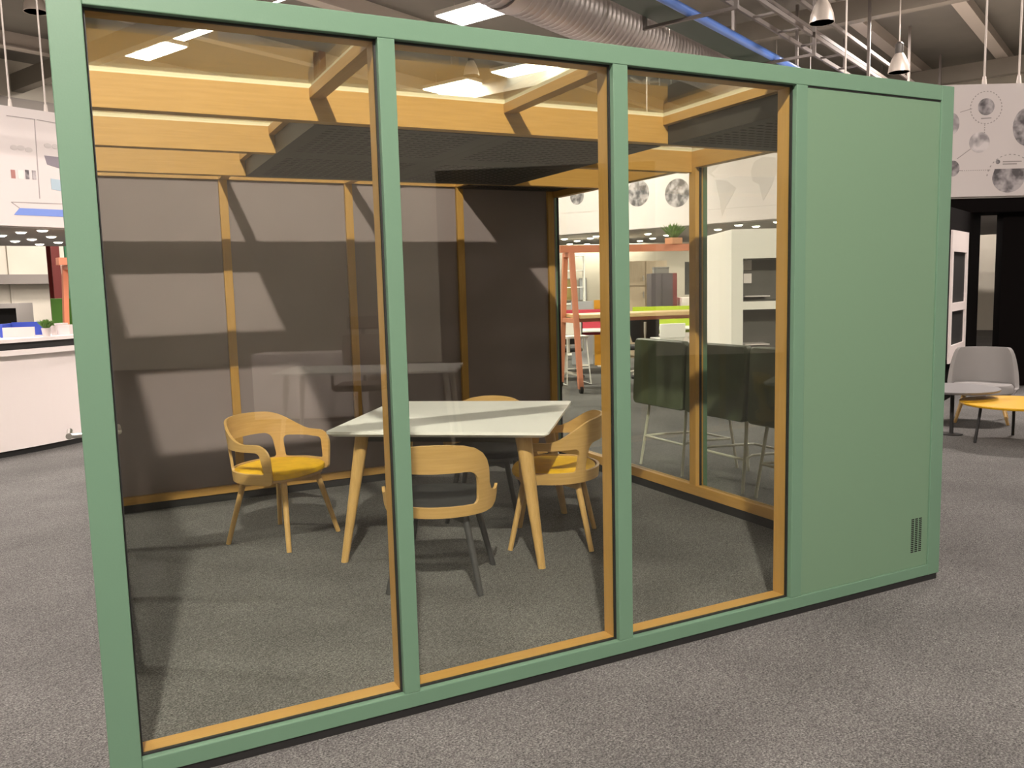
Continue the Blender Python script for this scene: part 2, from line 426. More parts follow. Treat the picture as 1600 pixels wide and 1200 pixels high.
def inside(p, poly):
    c = False; j = len(poly)-1
    for i in range(len(poly)):
        xi, yi = poly[i]; xj, yj = poly[j]
        if (yi > p[1]) != (yj > p[1]) and p[0] < (xj-xi)*(p[1]-yi)/(yj-yi)+xi: c = not c
        j = i
    return c
def shell_mesh(arms=True):
    n = 60; top = [(-SL + 2*SL*i/n) for i in range(n+1)]
    outer = rpoly([(-SL, ZLO), (SL, ZLO), (SL, ZARM-0.012)], [0.03, 0.03, 0.0], 4)[:-1]
    outer = []
    for k in range(7):
        a = PI+PI/2*k/6; outer.append((-SL+0.03+0.03*math.cos(a), ZLO+0.03+0.03*math.sin(a)))
    for k in range(7):
        a = -PI/2+PI/2*k/6; outer.append((SL-0.03+0.03*math.cos(a), ZLO+0.03+0.03*math.sin(a)))
    rc = 0.085; zt = ZARM-0.012
    for k in range(7):
        a = PI/2*k/6; outer.append((SL-rc+rc*math.cos(a), zt-rc+rc*math.sin(a)))
    for s in reversed(top):
        if abs(s) < SL-rc-0.01: outer.append((s, ztop(s)))
    for k in range(7):
        a = PI/2+PI/2*k/6; outer.append((-SL+rc+rc*math.cos(a), zt-rc+rc*math.sin(a)))
    holes = [rpoly([(-0.215, 0.468), (0.215, 0.468), (0.190, 0.628), (-0.190, 0.628)], [0.025, 0.025, 0.06, 0.06]),
             rpoly([(0.272, 0.468), (0.555, 0.468), (0.535, 0.598), (0.255, 0.604)], [0.02, 0.02, 0.03, 0.04]),
             rpoly([(-0.272, 0.468), (-0.255, 0.604), (-0.535, 0.598), (-0.555, 0.468)], [0.02, 0.04, 0.03, 0.02])]
    if not arms:      # side chair: the ply ends in a small upturned tip below the back
        half = [(0.0, ZLO), (0.26, ZLO), (0.33, 0.412), (0.38, 0.432), (0.415, 0.468), (0.428, 0.512), (0.390, 0.500), (0.345, 0.500), (0.308, 0.515), (0.290, 0.55),
                (0.284, 0.59), (0.276, 0.63), (0.258, 0.672), (0.228, 0.710), (0.185, 0.740), (0.13, 0.757), (0.06, 0.766)]
        outer = half + [(0.0, 0.768)] + [(-a, b) for a, b in half[:0:-1]]
        holes = [rpoly([(-0.215, 0.458), (0.215, 0.458), (0.205, 0.628), (-0.205, 0.628)], [0.03, 0.03, 0.07, 0.07])]
    loops = [dens(outer)] + [dens(h) for h in holes]
    vs_, es = [], []
    for lp in loops:
        b0 = len(vs_); vs_ += [Vector(p) for p in lp]
        es += [(b0+i, b0+(i+1) % len(lp)) for i in range(len(lp))]
    s = -SL+0.02
    while s < SL-0.01:
        z = ZLO+0.02
        while z < ztop(s)-0.012:
            if inside((s, z), loops[0]) and not any(inside((s, z), h) for h in holes): vs_.append(Vector((s, z)))
            z += 0.03
        s += 0.024
    r = geometry.delaunay_2d_cdt(vs_, es, [], 0, 1e-5)
    V, Fc = r[0], r[2]
    bm = bmesh.new(); vv = []
    for p in V:
        x, y = plan(p[0]); k = 1+0.13*(p[1]-ZLO)/0.38
        vv.append(bm.verts.new((x*k, y*k if y < 0 else y, p[1])))
    for f in Fc:
        c = sum((Vector(V[i]) for i in f), Vector((0, 0)))/len(f)
        if inside(c, loops[0]) and not any(inside(c, l) for l in loops[1:]):
            try: bm.faces.new([vv[i] for i in f])
            except ValueError: pass
    for v in [v for v in bm.verts if not v.link_faces]: bm.verts.remove(v)
    bmesh.ops.recalc_face_normals(bm, faces=bm.faces[:])
    bmesh.ops.solidify(bm, geom=bm.faces[:], thickness=0.015)
    return bm
def seat_outline(k, n=48):
    out = []
    for i in range(n):
        a = 2*PI*i/n; c, s_ = math.cos(a), math.sin(a)
        ex = 2.6
        x = (abs(c)**(2/ex))*0.262*(1 if c >= 0 else -1); y = (abs(s_)**(2/ex))*(0.255 if s_ < 0 else 0.235)*(1 if s_ >= 0 else -1)
        out.append((x*k, y*k))
    return out
def seat_mesh():
    bm = bmesh.new(); rs = []
    for k, z in ((0.93, 0.424), (0.985, 0.430), (1.0, 0.444), (0.985, 0.458), (0.94, 0.466), (0.7, 0.472), (0.35, 0.470), (0.05, 0.469)):
        rs.append([bm.verts.new((x, y, z)) for x, y in seat_outline(k)])
    skin(bm, rs); return bm
def make_chair(seatm, legm, label, loc, heading, group, swivel=0.0):
    ch = thing('meeting_chair', label, 'chair', loc, heading-PI/2, group)
    obj('ply_shell', shell_mesh(seatm is YELLOW), PLY, ch, smooth=True)
    obj('seat_cushion', seat_mesh(), seatm, ch, smooth=True)
    bm = bmesh.new(); prism(bm, seat_outline(0.93), 0.408, 0.4235); obj('seat_base', bm, PLY if seatm is YELLOW else DARKLEG, ch)
    for sx in (-1, 1):
        for sy in (-1, 1):
            bm = bmesh.new()
            cone(bm, (sx*0.150, sy*0.150, 0.395), (sx*0.232, sy*0.232, 0.0), 0.0185, 0.0145)
            obj('leg', bm, legm, ch, smooth=True)
    bm = bmesh.new()
    for sy in (-1, 1):
        d = Vector((1, sy, 0)).normalized(); nrm = Vector((-d.y, d.x, 0))*0.018
        for s_ in (-1, 1):
            pts = [(0.02, 0.352), (0.215, 0.345), (0.225, 0.365), (0.225, 0.392), (0.02, 0.392)]
            a = [bm.verts.new(d*(s_*q)+nrm+Vector((0, 0, z))) for q, z in pts]; b = [bm.verts.new(d*(s_*q)-nrm+Vector((0, 0, z))) for q, z in pts]
            skin(bm, [a, b])
    obj('leg_bracket', bm, OAKLEG if legm is OAKLEG else DARKLEG, ch)
    for o in ch.children:
        if o.name.startswith(('ply_shell', 'seat_')): o.rotation_euler.z = swivel; o.location.z = -0.012
    bm = bmesh.new(); cone(bm, (0, 0, 0.345), (0, 0, 0.3955), 0.035, 0.045); obj('swivel_hub', bm, DARKLEG, ch, smooth=True)
    return ch
ex_, ey_ = math.radians(-36.4), math.radians(53.6)
make_chair(YELLOW, OAKLEG, 'bent oak armchair with yellow seat standing clear of the table by the grey wall', (1.027, 2.466, 0), math.radians(-52.0), 'armchairs around the white meeting table')
make_chair(YELLOW, OAKLEG, 'bent oak armchair with yellow seat pushed under the white table towards the glazed side', (2.425, 1.575, 0), math.radians(146), 'armchairs around the white meeting table')
make_chair(BLACKSEAT, DARKLEG, 'bent oak side chair on charcoal legs with its back against the front glass side', (1.592, 1.268, 0), math.radians(57), 'armchairs around the white meeting table', math.radians(8))
make_chair(BLACKSEAT, DARKLEG, 'bent oak side chair with black seat behind the white table by the back wall', (2.33, 2.29, 0), math.radians(-124), 'armchairs around the white meeting table')

# ------------------------------------------------------------ green high stools outside the glazed side
OLIVE = mat('olive_leather', (0.125, 0.145, 0.092), 0.42, noise=0.12, scale=5, bump=0.1, bscale=80)
PALEROD = mat('pale_metal_rod', (0.72, 0.68, 0.60), 0.35)
def high_stool(y, label):
    t = thing('high_stool', label, 'stool', (4.36, y, 0), 0, 'olive high stools beside the pod')
    bm = bmesh.new()
    prof = rrect(0.325, 0.265, 0.035, 5); a = []
    for q, xo, k in ((0, 0.0, 0.97), (1, 0.012, 1.0), (2, 0.055, 1.0), (3, 0.072, 0.96)):
        a.append([bm.verts.new((-0.32+xo+0.10*((z+0.265)/0.53)*0.25, yy_*k, 0.785+z*k)) for yy_, z in prof])
    skin(bm, a); obj('back_shell', bm, OLIVE, t, smooth=True)
    for s_ in (-1, 1):
        bm = bmesh.new()
        poly = [(-0.25, 0.55), (0.20, 0.55), (0.22, 0.70), (0.05, 0.80), (-0.20, 1.03), (-0.25, 1.03)]
        l = [bm.verts.new((x, s_*0.318, z)) for x, z in poly]; r_ = [bm.verts.new((x, s_*0.27, z)) for x, z in poly]
        skin(bm, [l, r_]); obj('side_wing', bm, OLIVE, t)
    obj('seat', box(-0.25, 0.24, -0.268, 0.268, 0.56, 0.72), OLIVE, t, 0.02)
    for sx, sy in ((-1, -1), (-1, 1), (1, -1), (1, 1)):
        bm = bmesh.new(); tube(bm, [(sx*0.20, sy*0.235, 0.56), (sx*0.275, sy*0.275, 0.0)], 0.012, 10); obj('leg', bm, PALEROD, t, smooth=True)
    bm = bmesh.new()
    tube(bm, [(-0.243, 0.258, 0.24), (-0.12, 0.20, 0.25), (0.26, 0.20, 0.23), (0.26, -0.20, 0.23), (-0.12, -0.20, 0.25), (-0.243, -0.258, 0.24), (-0.243, 0.258, 0.24)], 0.010, 8)
    obj('footrest', bm, PALEROD, t)
    return t
high_stool(1.40, 'olive leather high stool standing closest to the solid green panel end of the pod')
high_stool(2.08, 'olive leather high stool in the middle of three beside the pod')
high_stool(2.76, 'olive leather high stool standing closest to the coral framed table')

# ------------------------------------------------------------ suspended fascia ring and gallery soffit
FAS = mat('white_fascia_print', (0.60, 0.555, 0.545), 0.6)
SOF = mat('grey_gallery_soffit', (0.30, 0.28, 0.26), 0.8, noise=0.05, scale=1.0)
ringpts = [(-7.5, 8.0), (-3.5, 9.6), (-0.91, 10.75), (1.2, 11.8), (4.2, 13.3), (6.8, 13.5), (8.58, 12.08), (10.3, 7.87), (10.13-0.36, 4.83), (12.4, 3.52), (15.5, 2.2)]
ZF0, ZF1 = 2.5, 3.9
SEG = {}
fas = thing('suspended_fascia', 'white printed fascia band hanging in a ring around the display area', 'fascia')
for i in range(len(ringpts)-1):
    P, Q = Vector(ringpts[i]), Vector(ringpts[i+1]); e = (Q-P); L = e.length; e.normalize(); n = Vector((-e.y, e.x))
    bm = bmesh.new()
    a = [P, Q, Q+n*0.06, P+n*0.06]
    prism(bm, [tuple(v) for v in a], ZF0, ZF1 if i > 2 else 4.1)
    obj('fascia_panel', bm, FAS, fas); SEG[i] = (P, e, n)
def on(seg, u, z, off=0.004):
    P, e, n = SEG[seg]; q = P + e*u - n*off; return Vector((q.x, q.y, z))
def decal(name, seg, pts, mt, off=0.004):
    P, e, n = SEG[seg]; bm = bmesh.new()
    f = [bm.verts.new(on(seg, u, z, off)) for u, z in pts]; b = [bm.verts.new(on(seg, u, z, 0.0)) for u, z in pts]
    skin(bm, [f, b]); return obj(name, bm, mt, fas)
def circ(u, z, ru, rz=None, n=28, a0=0, a1=2*PI):
    rz = rz or ru; return [(u+ru*math.cos(a0+(a1-a0)*i/n), z+rz*math.sin(a0+(a1-a0)*i/n)) for i in range(n)]
PHOTO = mat('grey_photo_print', (0.42, 0.39, 0.40), 0.6, scale=9, col2=(0.08, 0.075, 0.08), detail=2)
PHOTO2 = mat('pale_photo_print', (0.62, 0.58, 0.58), 0.6, scale=7, col2=(0.26, 0.24, 0.25), detail=2)
MAPG = mat('map_grey_print', (0.50, 0.465, 0.455), 0.6)
LINE = mat('thin_line_print', (0.30, 0.275, 0.27), 0.6)
for u, z, r, mt in ((0.42, 3.22, 0.165, PHOTO), (1.12, 2.92, 0.13, PHOTO), (1.81, 3.15, 0.24, PHOTO), (2.63, 3.08, 0.25, PHOTO)):
    decal('photo_disc', 6, circ(u, z, r), mt)
def lines(name, seg, segs, wd, mt=LINE):
    bm = bmesh.new()
    for (u0, z0, u1, z1) in segs:
        d = Vector((u1-u0, z1-z0)).normalized(); k = Vector((-d.y, d.x))*wd/2
        pts = [(u0+k.x, z0+k.y), (u0-k.x, z0-k.y), (u1-k.x, z1-k.y), (u1+k.x, z1+k.y)]
        skin(bm, [[bm.verts.new(on(seg, u, z, 0.004)) for u, z in pts], [bm.verts.new(on(seg, u, z, 0.0)) for u, z in pts]])
    return obj(name, bm, mt, fas)
lines('printed_line', 6, [(3.1, 2.74, 4.55, 2.72), (0.0, 2.92, 0.9, 2.90)], 0.010, MAPG)
decal('map_print', 6, [(3.09, 3.62), (3.28, 3.68), (3.49, 3.58), (3.42, 3.45), (3.30, 3.36), (3.38, 3.26), (3.22, 3.36)], MAPG)
decal('map_print', 6, [(3.38, 3.24), (3.58, 3.20), (3.76, 3.06), (3.66, 2.90), (3.56, 2.74), (3.50, 2.60), (3.46, 2.88), (3.41, 3.06)], MAPG)
decal('map_print', 6, [(4.02, 3.30), (4.08, 3.46), (4.24, 3.52), (4.45, 3.48), (4.49, 3.28), (4.38, 3.02), (4.24, 2.80), (4.17, 3.08), (4.06, 3.14)], MAPG)
# right hand fascia: origin of the measured strip lies 0.40 m along segment 8
o8 = 0.40
for u, z, ru, rz, mt in ((0.38, 3.62, 0.105, 0.105, PHOTO), (0.31, 3.18, 0.13, 0.13, PHOTO2), (0.92, 3.36, 0.19, 0.24, PHOTO), (-0.04, 3.42, 0.085, 0.13, PHOTO2), (-0.02, 2.86, 0.085, 0.10, PHOTO)):
    decal('photo_disc', 8, circ(u+o8, z, ru, rz), mt)
pts = circ(0.70+o8, 2.74, 0.21, 0.20, 26, PI, 2*PI) + [(0.91+o8, 2.84), (0.52+o8, 2.84)]
decal('photo_disc', 8, pts, PHOTO)
segs = []
for k in range(30):
    a = 2*PI*k/30; segs.append((0.38+o8+0.2*math.cos(a), 3.61+0.2*math.sin(a), 0.38+o8+0.2*math.cos(a+0.1), 3.61+0.2*math.sin(a+0.1)))
for k in range(5): segs.append((0.37+o8, 3.40-k*0.03, 0.37+o8, 3.385-k*0.03))
for k in range(14): segs.append((0.10+o8+k*0.027, 2.83, 0.11+o8+k*0.027, 2.83))
for k in range(16):
    a = PI*k/16; segs.append((0.72+o8+0.30*math.cos(a), 2.72+0.30*math.sin(a), 0.72+o8+0.30*math.cos(a+0.08), 2.72+0.30*math.sin(a+0.08)))
lines('dotted_line', 8, segs, 0.010)
lines('caption_line', 8, [(0.32+o8, 3.475, 0.45+o8, 3.48), (0.62+o8, 2.93, 0.86+o8, 2.93), (0.62+o8, 2.90, 0.80+o8, 2.90)], 0.014)
lines('printed_line', 8, [(0.03+o8, 2.98, 0.2+o8, 3.10), (0.02+o8, 2.835, 0.1+o8, 2.83), (0.05+o8, 3.56, 0.2+o8, 3.6)], 0.008)
decal('logo_dot', 8, circ(0.555+o8, 2.93, 0.028), PHOTO)
# left hand fascia prints
lines('printed_line', 2, [(0.21, 3.97, 0.58, 3.97), (0.57, 3.97, 0.55, 2.89), (0.60, 3.97, 1.0, 3.95), (0.17, 2.82, 1.0, 2.84), (0.17, 2.82, 0.27, 2.745)], 0.010)
decal('blue_strip_print', 2, [(0.19, 2.65), (0.27, 2.745), (1.0, 2.755), (1.0, 2.655)], mat('blue_print', (0.16, 0.25, 0.62), 0.6))
decal('swatch_print', 2, [(0.20, 3.14), (0.255, 3.14), (0.255, 3.255), (0.20, 3.255)], mat('rose_print', (0.36, 0.17, 0.15), 0.6))
decal('swatch_print', 2, [(0.29, 3.14), (0.365, 3.14), (0.365, 3.26), (0.29, 3.26)], mat('pale_print', (0.62, 0.63, 0.60), 0.6))
for u in (0.385, 0.475):
    decal('swatch_print', 2, [(u, 3.145), (u+0.05, 3.145), (u+0.05, 3.27), (u, 3.27)], PHOTO)
for u, z, ru in ((0.27, 3.555, 0.05), (0.36, 3.56, 0.05), (0.46, 3.545, 0.05), (0.72, 3.63, 0.05), (0.82, 3.63, 0.045)):
    decal('sketch_print', 2, circ(u, z, ru, 0.035, 12), MAPG)
decal('swatch_print', 2, [(0.69, 3.37), (0.9, 3.32), (0.9, 3.49), (0.66, 3.49)], mat('slate_print', (0.20, 0.18, 0.21), 0.6))
decal('swatch_print', 2, [(0.72, 3.03), (0.9, 3.01), (0.9, 3.17), (0.72, 3.18)], mat('pale_blue_print', (0.35, 0.45, 0.52), 0.6))
# soffit slab outwards from the ring
outer = [(19.5, 2.6), (20.5, 9.5), (17.5, 19.5), (10.5, 17.8), (6.0, 17.0), (-0.2, 15.6), (-6.0, 14.5), (-9.5, 12.0)]
bm = bmesh.new()
inner = [tuple(Vector(ringpts[i])+Vector((0, 0)) + (SEG[min(i, 9)][2]*0.03)) for i in range(len(ringpts))]
prism(bm, inner + outer, ZF0-0.02, ZF0)
bm.faces.ensure_lookup_table(); bmesh.ops.triangulate(bm, faces=[f for f in bm.faces if len(f.verts) > 4])
sof = struct(obj('trim_40', bm, SOF)); sof.name = 'trim_40'
DL = mat('downlight_glow', (1.0, 0.93, 0.82), 0.5, emit=8.0); DL.cycles.emission_sampling = 'NONE'
TRIMW = mat('downlight_ring', (0.7, 0.68, 0.64), 0.5)
spots = [(-.72,11.69),(-.43,11.30),(-.36,12.66),(-.66,13.32),(-.93,13.84),(-.3,14.18),(-.61,14.76),(-1.02,12.41),(-1.6,13.0),
         (9.14,12.9),(9.84,13.54),(9.6,12.6),(10.37,14.76),(10.85,14.76),(9.35,11.98),(11.41,15.89),(11.97,16.2),
         (11.49,13.5),(10.09,11.25),(11.18,12.59),(12.5,14.76),(13.48,15.94),(12.96,14.76),(13.92,15.95),(11.76,12.79),(12.79,13.96),(10.8,11.58),
         (10.77,9.97),(10.36,8.94),(10.96,9.16),(10.57,8.22),(11.02,10.81),(12.0,11.4),(12.6,10.2),(13.2,12.2)]
bm = bmesh.new(); lathe(bm, [(0.071, 0.0), (0.088, 0.0), (0.088, -0.006), (0.071, -0.008)], 16); ring_me = obj('r', bm, TRIMW)
bm = bmesh.new(); lathe(bm, [(0.070, -0.001), (0.066, -0.012), (0.045, -0.024), (0.015, -0.028)], 16); glow_me = obj('g', bm, DL)
for i, (x, y) in enumerate(spots):
    dl_ = 'round downlight glowing in the grey soffit above the reception counter' if x < 2 else ('round downlight in the grey soffit strip right above the white niche block' if y < 11 else 'round downlight in the grey soffit above the coral framed high table')
    t = thing('downlight', dl_, 'light', (x, y, ZF0-0.0205), 0, 'downlights in the gallery soffit')
    a = bpy.data.objects.new('trim_ring', ring_me.data); COL.objects.link(a); a.parent = t
    b = bpy.data.objects.new('lens', glow_me.data); COL.objects.link(b); b.parent = t
bpy.data.objects.remove(ring_me); bpy.data.objects.remove(glow_me)
for i, (x, y) in enumerate(((-0.8, 13.0), (9.9, 12.8), (12.3, 14.3), (11.6, 10.0), (11.5, 6.0), (6.6, 15.0))):
    add_light('soffit_lamp', 'AREA', (x, y, ZF0-0.05), SOFFIT_W, None, 1.6)
# rods carrying the fascia
ROD = mat('suspension_rod', (0.55, 0.5, 0.46), 0.5)
for k, (sg, u) in enumerate(((2, 0.28), (2, 0.75), (8, 0.76), (8, 1.2), (6, 2.0), (7, 1.5))):
    q = on(sg, u, 0, -0.03); zt = 4.1 if sg == 2 else 3.9
    bm = bmesh.new(); cone(bm, (0, 0, zt), (0, 0, ZC), 0.012, 0.012, 8); cone(bm, (0, 0, zt), (0, 0, zt+0.10), 0.03, 0.02, 10)
    obj('suspension_rod', bm, ROD, fas, loc=(q.x, q.y, 0))

# ------------------------------------------------------------ services under the roof
def along(a0, b0, a1, b1, z): return hw(a0, b0, z), hw(a1, b1, z)
def ab(x, y): v = Vector((x, y, 0)); return v.dot(h1), v.dot(h2)
DUCT = mat('galvanised_spiral_duct', (0.36, 0.33, 0.315), 0.42, 0.8)
du = thing('spiral_duct', 'large galvanised spiral air duct running under the roof', 'duct')
a0, b0 = ab(6.9, 8.0)
bm = bmesh.new(); rs = []
n = 840
for i in range(n+1):
    s = -16+32*i/n; r = 0.362 if i % 3 else 0.376
    rs.append(ring(bm, hw(a0+s, b0, 5.28), h1, r, 24))
skin(bm, rs); obj('duct_run', bm, DUCT, du, smooth=True)
for s in (-9.6, -2.1, 5.4):
    bm = bmesh.new(); c = hw(a0+s, b0, 5.28)
    skin(bm, [ring(bm, c-h1*0.13, h1, 0.385, 28), ring(bm, c+h1*0.13, h1, 0.385, 28)]); obj('duct_collar', bm, DUCT, du, smooth=True)
for s in (-5.0, 1.5, 8.0):
    bm = bmesh.new(); c = hw(a0+s, b0, 0)
    for d in (-0.37, 0.37): cone(bm, c+h2*d+Vector((0, 0, 5.28)), c+h2*d+Vector((0, 0, ZC-0.3)), 0.008, 0.008, 6)
    obj('hanger', bm, ROD, du)
a1, b1 = ab(8.37, 7.08)
BLUE = mat('blue_pipe_paint', (0.07, 0.17, 0.52), 0.4)
bm = bmesh.new(); cone(bm, hw(a1-14, b1, 5.05), hw(24.6, b1, 5.05), 0.06, 0.06, 14)
tag(obj('blue_pipe', bm, BLUE, smooth=True), 'blue painted pipe running beside the cable trays under the roof', 'pipe')
DKG = mat('dark_green_tray', (0.014, 0.035, 0.018), 0.6)
tr = thing('cable_tray', 'dark green cable tray between the spiral duct and blue pipe', 'cable tray')
p, q = hw(a1-14, b1, 0), None
def hbox(a0_, a1_, b0_, b1_, z0, z1):
    return box(a0_, a1_, b0_, b1_, z0, z1)
for d0, d1_, z0, z1 in ((0.18, 0.62, 5.10, 5.13), (0.18, 0.20, 5.13, 5.22), (0.60, 0.62, 5.13, 5.22)):
    obj('tray_side' if d1_-d0 < 0.1 else 'tray_bed', hbox(a1-14, 24.6, b1+d0, b1+d1_, z0, z1), DKG, tr, rz=HA)
bm = bmesh.new()
for d in (0.28, 0.36, 0.45, 0.52): cone(bm, hw(a1-14, b1+d, 5.16), hw(24.6, b1+d, 5.16), 0.022, 0.022, 8)
obj('cable_bundle', bm, mat('cable_sheath', (0.02, 0.03, 0.022), 0.6), tr)
bt = thing('ladder_tray', 'galvanised ladder tray hanging from the roof beyond the blue pipe', 'cable tray')
GAL = mat('galvanised_strut', (0.11, 0.095, 0.085), 0.6)
for zz in (5.25, 5.62):
    for d in (-0.62, -0.26):
        obj('side_rail', hbox(a1-8, 24.6, b1+d-0.02, b1+d+0.02, zz, zz+0.06), GAL, bt, rz=HA)
for k in range(22):
    s = a1-7.5+k*1.0
    obj('rung', hbox(-0.02, 0.02, -0.60, -0.28, 5.25, 5.28), GAL, bt, loc=hw(s, b1, 0), rz=HA)
for k in range(7):
    s = a1-7+k*3.0
    bm = bmesh.new(); B(bm, -0.025, 0.025, -0.68, -0.63, 4.95, ZC-0.3); B(bm, -0.025, 0.025, 0.64, 0.69, 4.95, ZC-0.3); B(bm, -0.025, 0.025, -0.63, 0.64, 4.95, 4.99)
    obj('hanger_frame', bm, GAL, bt, loc=hw(s, b1, 0), rz=HA)

# ceiling luminaires; those not listed in LUM are unseen, added as fill light
LAMPE = mat('luminaire_diffuser', (1.0, 0.95, 0.87), 0.5, emit=7.0); LAMPE.cycles.emission_sampling = 'NONE'
HOUS = mat('luminaire_housing', (0.5, 0.47, 0.43), 0.5)
LUM = {(1.65, 17.0): 'glowing rectangular luminaire farther back above the corner-post pane of the pod roof', (2.2, 15.2): 'glowing rectangular luminaire nearer the top rail above the corner-post pane',
       (8.85, 17.8): 'largest glowing luminaire seen through the middle roof pane of the pod', (9.75, 15.6): 'glowing luminaire beside the roof joist of the middle pane', (10.35, 14.6): 'glowing luminaire tucked against the oak joist of the middle pane',
       (14.5, 8.4): 'glowing rectangular luminaire above the high bay lamps by the pale purlin', (7.0, 12.2): 'glowing luminaire half hidden behind the spiral duct', (3.35, 12.4): 'glowing luminaire just peeping over the green top rail'}
def luminaire(x, y, L=1.55, W=0.80, z=ZC-0.42, light=True):
    t = thing('ceiling_luminaire', LUM.get((x, y), 'added unseen fill luminaire under the hall roof away from the pod panes'), 'light', (x, y, z), HA+PI/2, 'ceiling luminaires of the hall')
    bm = bmesh.new(); B(bm, -L/2, L/2, -W/2, W/2, 0.02, 0.10); obj('housing', bm, HOUS, t)
    obj('diffuser', box(-L/2+0.03, L/2-0.03, -W/2+0.03, W/2-0.03, 0.0, 0.02), LAMPE, t)
    bm = bmesh.new()
    for s in (-1, 1): cone(bm, (s*L*0.4, 0, 0.10), (s*L*0.4, 0, 0.418), 0.006, 0.006, 6)
    obj('suspension', bm, ROD, t)
    if light: add_light('luminaire_light', 'AREA', (0, 0, -0.012), FILL_W*light, t, L*0.9, W*0.9)
for x, y, lt in ((1.65, 17.0, 0.8), (2.2, 15.2, 0), (8.85, 17.8, 0.8), (9.75, 15.6, 0), (10.35, 14.6, 0), (14.5, 8.4, 1), (7.0, 12.2, 0),
                 (3.35, 12.4, 0), (4.6, 9.6, 0.5), (0.0, 7.6, 0.18), (6.8, 8.7, 0.5), (12.6, 3.7, 1.0), (-5.0, 4.6, 0.6), (6.5, -6.5, 0.1), (-8.0, -2.5, 0.35), (-1.5, -11.0, 0.4), (12.0, -4.0, 0.1), (-6.0, 9.5, 0.7)):
    luminaire(x, y, light=lt)
# high bay pendants
BELL = mat('high_bay_reflector', (0.72, 0.66, 0.60), 0.3, 0.6)
def high_bay(x, y, z, label, lit=0.0, r=0.18):
    t = thing('high_bay_lamp', label, 'lamp', (x, y, z), 0, 'high bay pendant lamps')
    bm = bmesh.new(); lathe(bm, [(r, 0.0), (r*0.985, 0.02), (r*0.9, 0.12), (r*0.65, 0.24), (r*0.40, 0.32), (r*0.36, 0.31), (r*0.6, 0.22), (r*0.86, 0.11), (r*0.95, 0.0)], 28)
    obj('bell_reflector', bm, BELL, t, smooth=True)
    bm = bmesh.new(); lathe(bm, [(r*0.34, 0.30), (r*0.40, 0.33), (r*0.40, 0.48), (r*0.22, 0.52)], 20); obj('ballast_housing', bm, mat('ballast_dark', (0.05, 0.045, 0.04), 0.5), t, smooth=True)
    bm = bmesh.new(); cone(bm, (0, 0, 0.51), (0, 0, ZC-z), 0.012, 0.012, 8); obj('stem', bm, ROD, t)
    bm = bmesh.new(); lathe(bm, [(0.02, 0.26), (0.06, 0.20), (0.07, 0.13), (0.05, 0.06), (0.01, 0.04)], 16); obj('bulb', bm, mat('lamp_bulb', (0.9, 0.86, 0.8), 0.3, emit=1.5), t, smooth=True)
    if lit: add_light('bay_light', 'POINT', (0, 0, 0.02), lit, t, 0.12)
high_bay(10.08, 6.85, 5.26, 'bell shaped pendant lamp hanging beside the hanging strut frames')
high_bay(13.23, 8.06, 5.10, 'bell shaped pendant lamp hanging above the green panel corner of the pod')
high_bay(-0.33, 13.6, 6.15, 'bell shaped pendant lamp above the left printed fascia by the green corner post')
high_bay(8.2, 15.3, 6.25, 'bell shaped pendant lamp half hidden by the spiral duct')
high_bay(*KEY_POS, 'bright bell shaped pendant lamp that lights the front of the pod', KEY_W)

# ------------------------------------------------------------ reception counter (left)
CWH = mat('counter_white', (0.88, 0.80, 0.78), 0.35)
cnt = thing('reception_counter', 'white curved reception counter with black band and black plinth', 'counter', (-2.6, 9.6, 0))
def sector(r0, r1, z0, z1, a0=-PI*0.98, a1=0.0, n=56):
    bm = bmesh.new(); poly = [(r1*math.cos(a0+(a1-a0)*i/n), r1*math.sin(a0+(a1-a0)*i/n)) for i in range(n+1)] + [(r0*math.cos(a1+(a0-a1)*i/n), r0*math.sin(a1+(a0-a1)*i/n)) for i in range(n+1)]
    lo = [bm.verts.new((x, y, z0)) for x, y in poly]; hi = [bm.verts.new((x, y, z1)) for x, y in poly]; N = len(poly)
    for i in range(N): bm.faces.new((lo[i], lo[(i+1) % N], hi[(i+1) % N], hi[i]))
    for L_ in (lo, hi):
        for i in range(n): bm.faces.new((L_[i], L_[i+1], L_[N-2-i], L_[N-1-i]))
    return bm
RC = 3.55
obj('counter_plinth', sector(RC-0.55, RC-0.03, 0.0, 0.06), PLINTH, cnt)
obj('counter_front', sector(RC-0.05, RC, 0.06, 0.97), CWH, cnt)
obj('counter_ledge', sector(RC-0.5, RC+0.09, 0.97, 1.02), CWH, cnt)
lab(obj('black_band', sector(RC-0.48, RC+0.02, 1.02, 1.09), PLINTH, cnt), 'black recessed band')  # band is black itself, set back between ledge and top
obj('counter_top', sector(RC-0.5, RC+0.06, 1.09, 1.125), CWH, cnt)


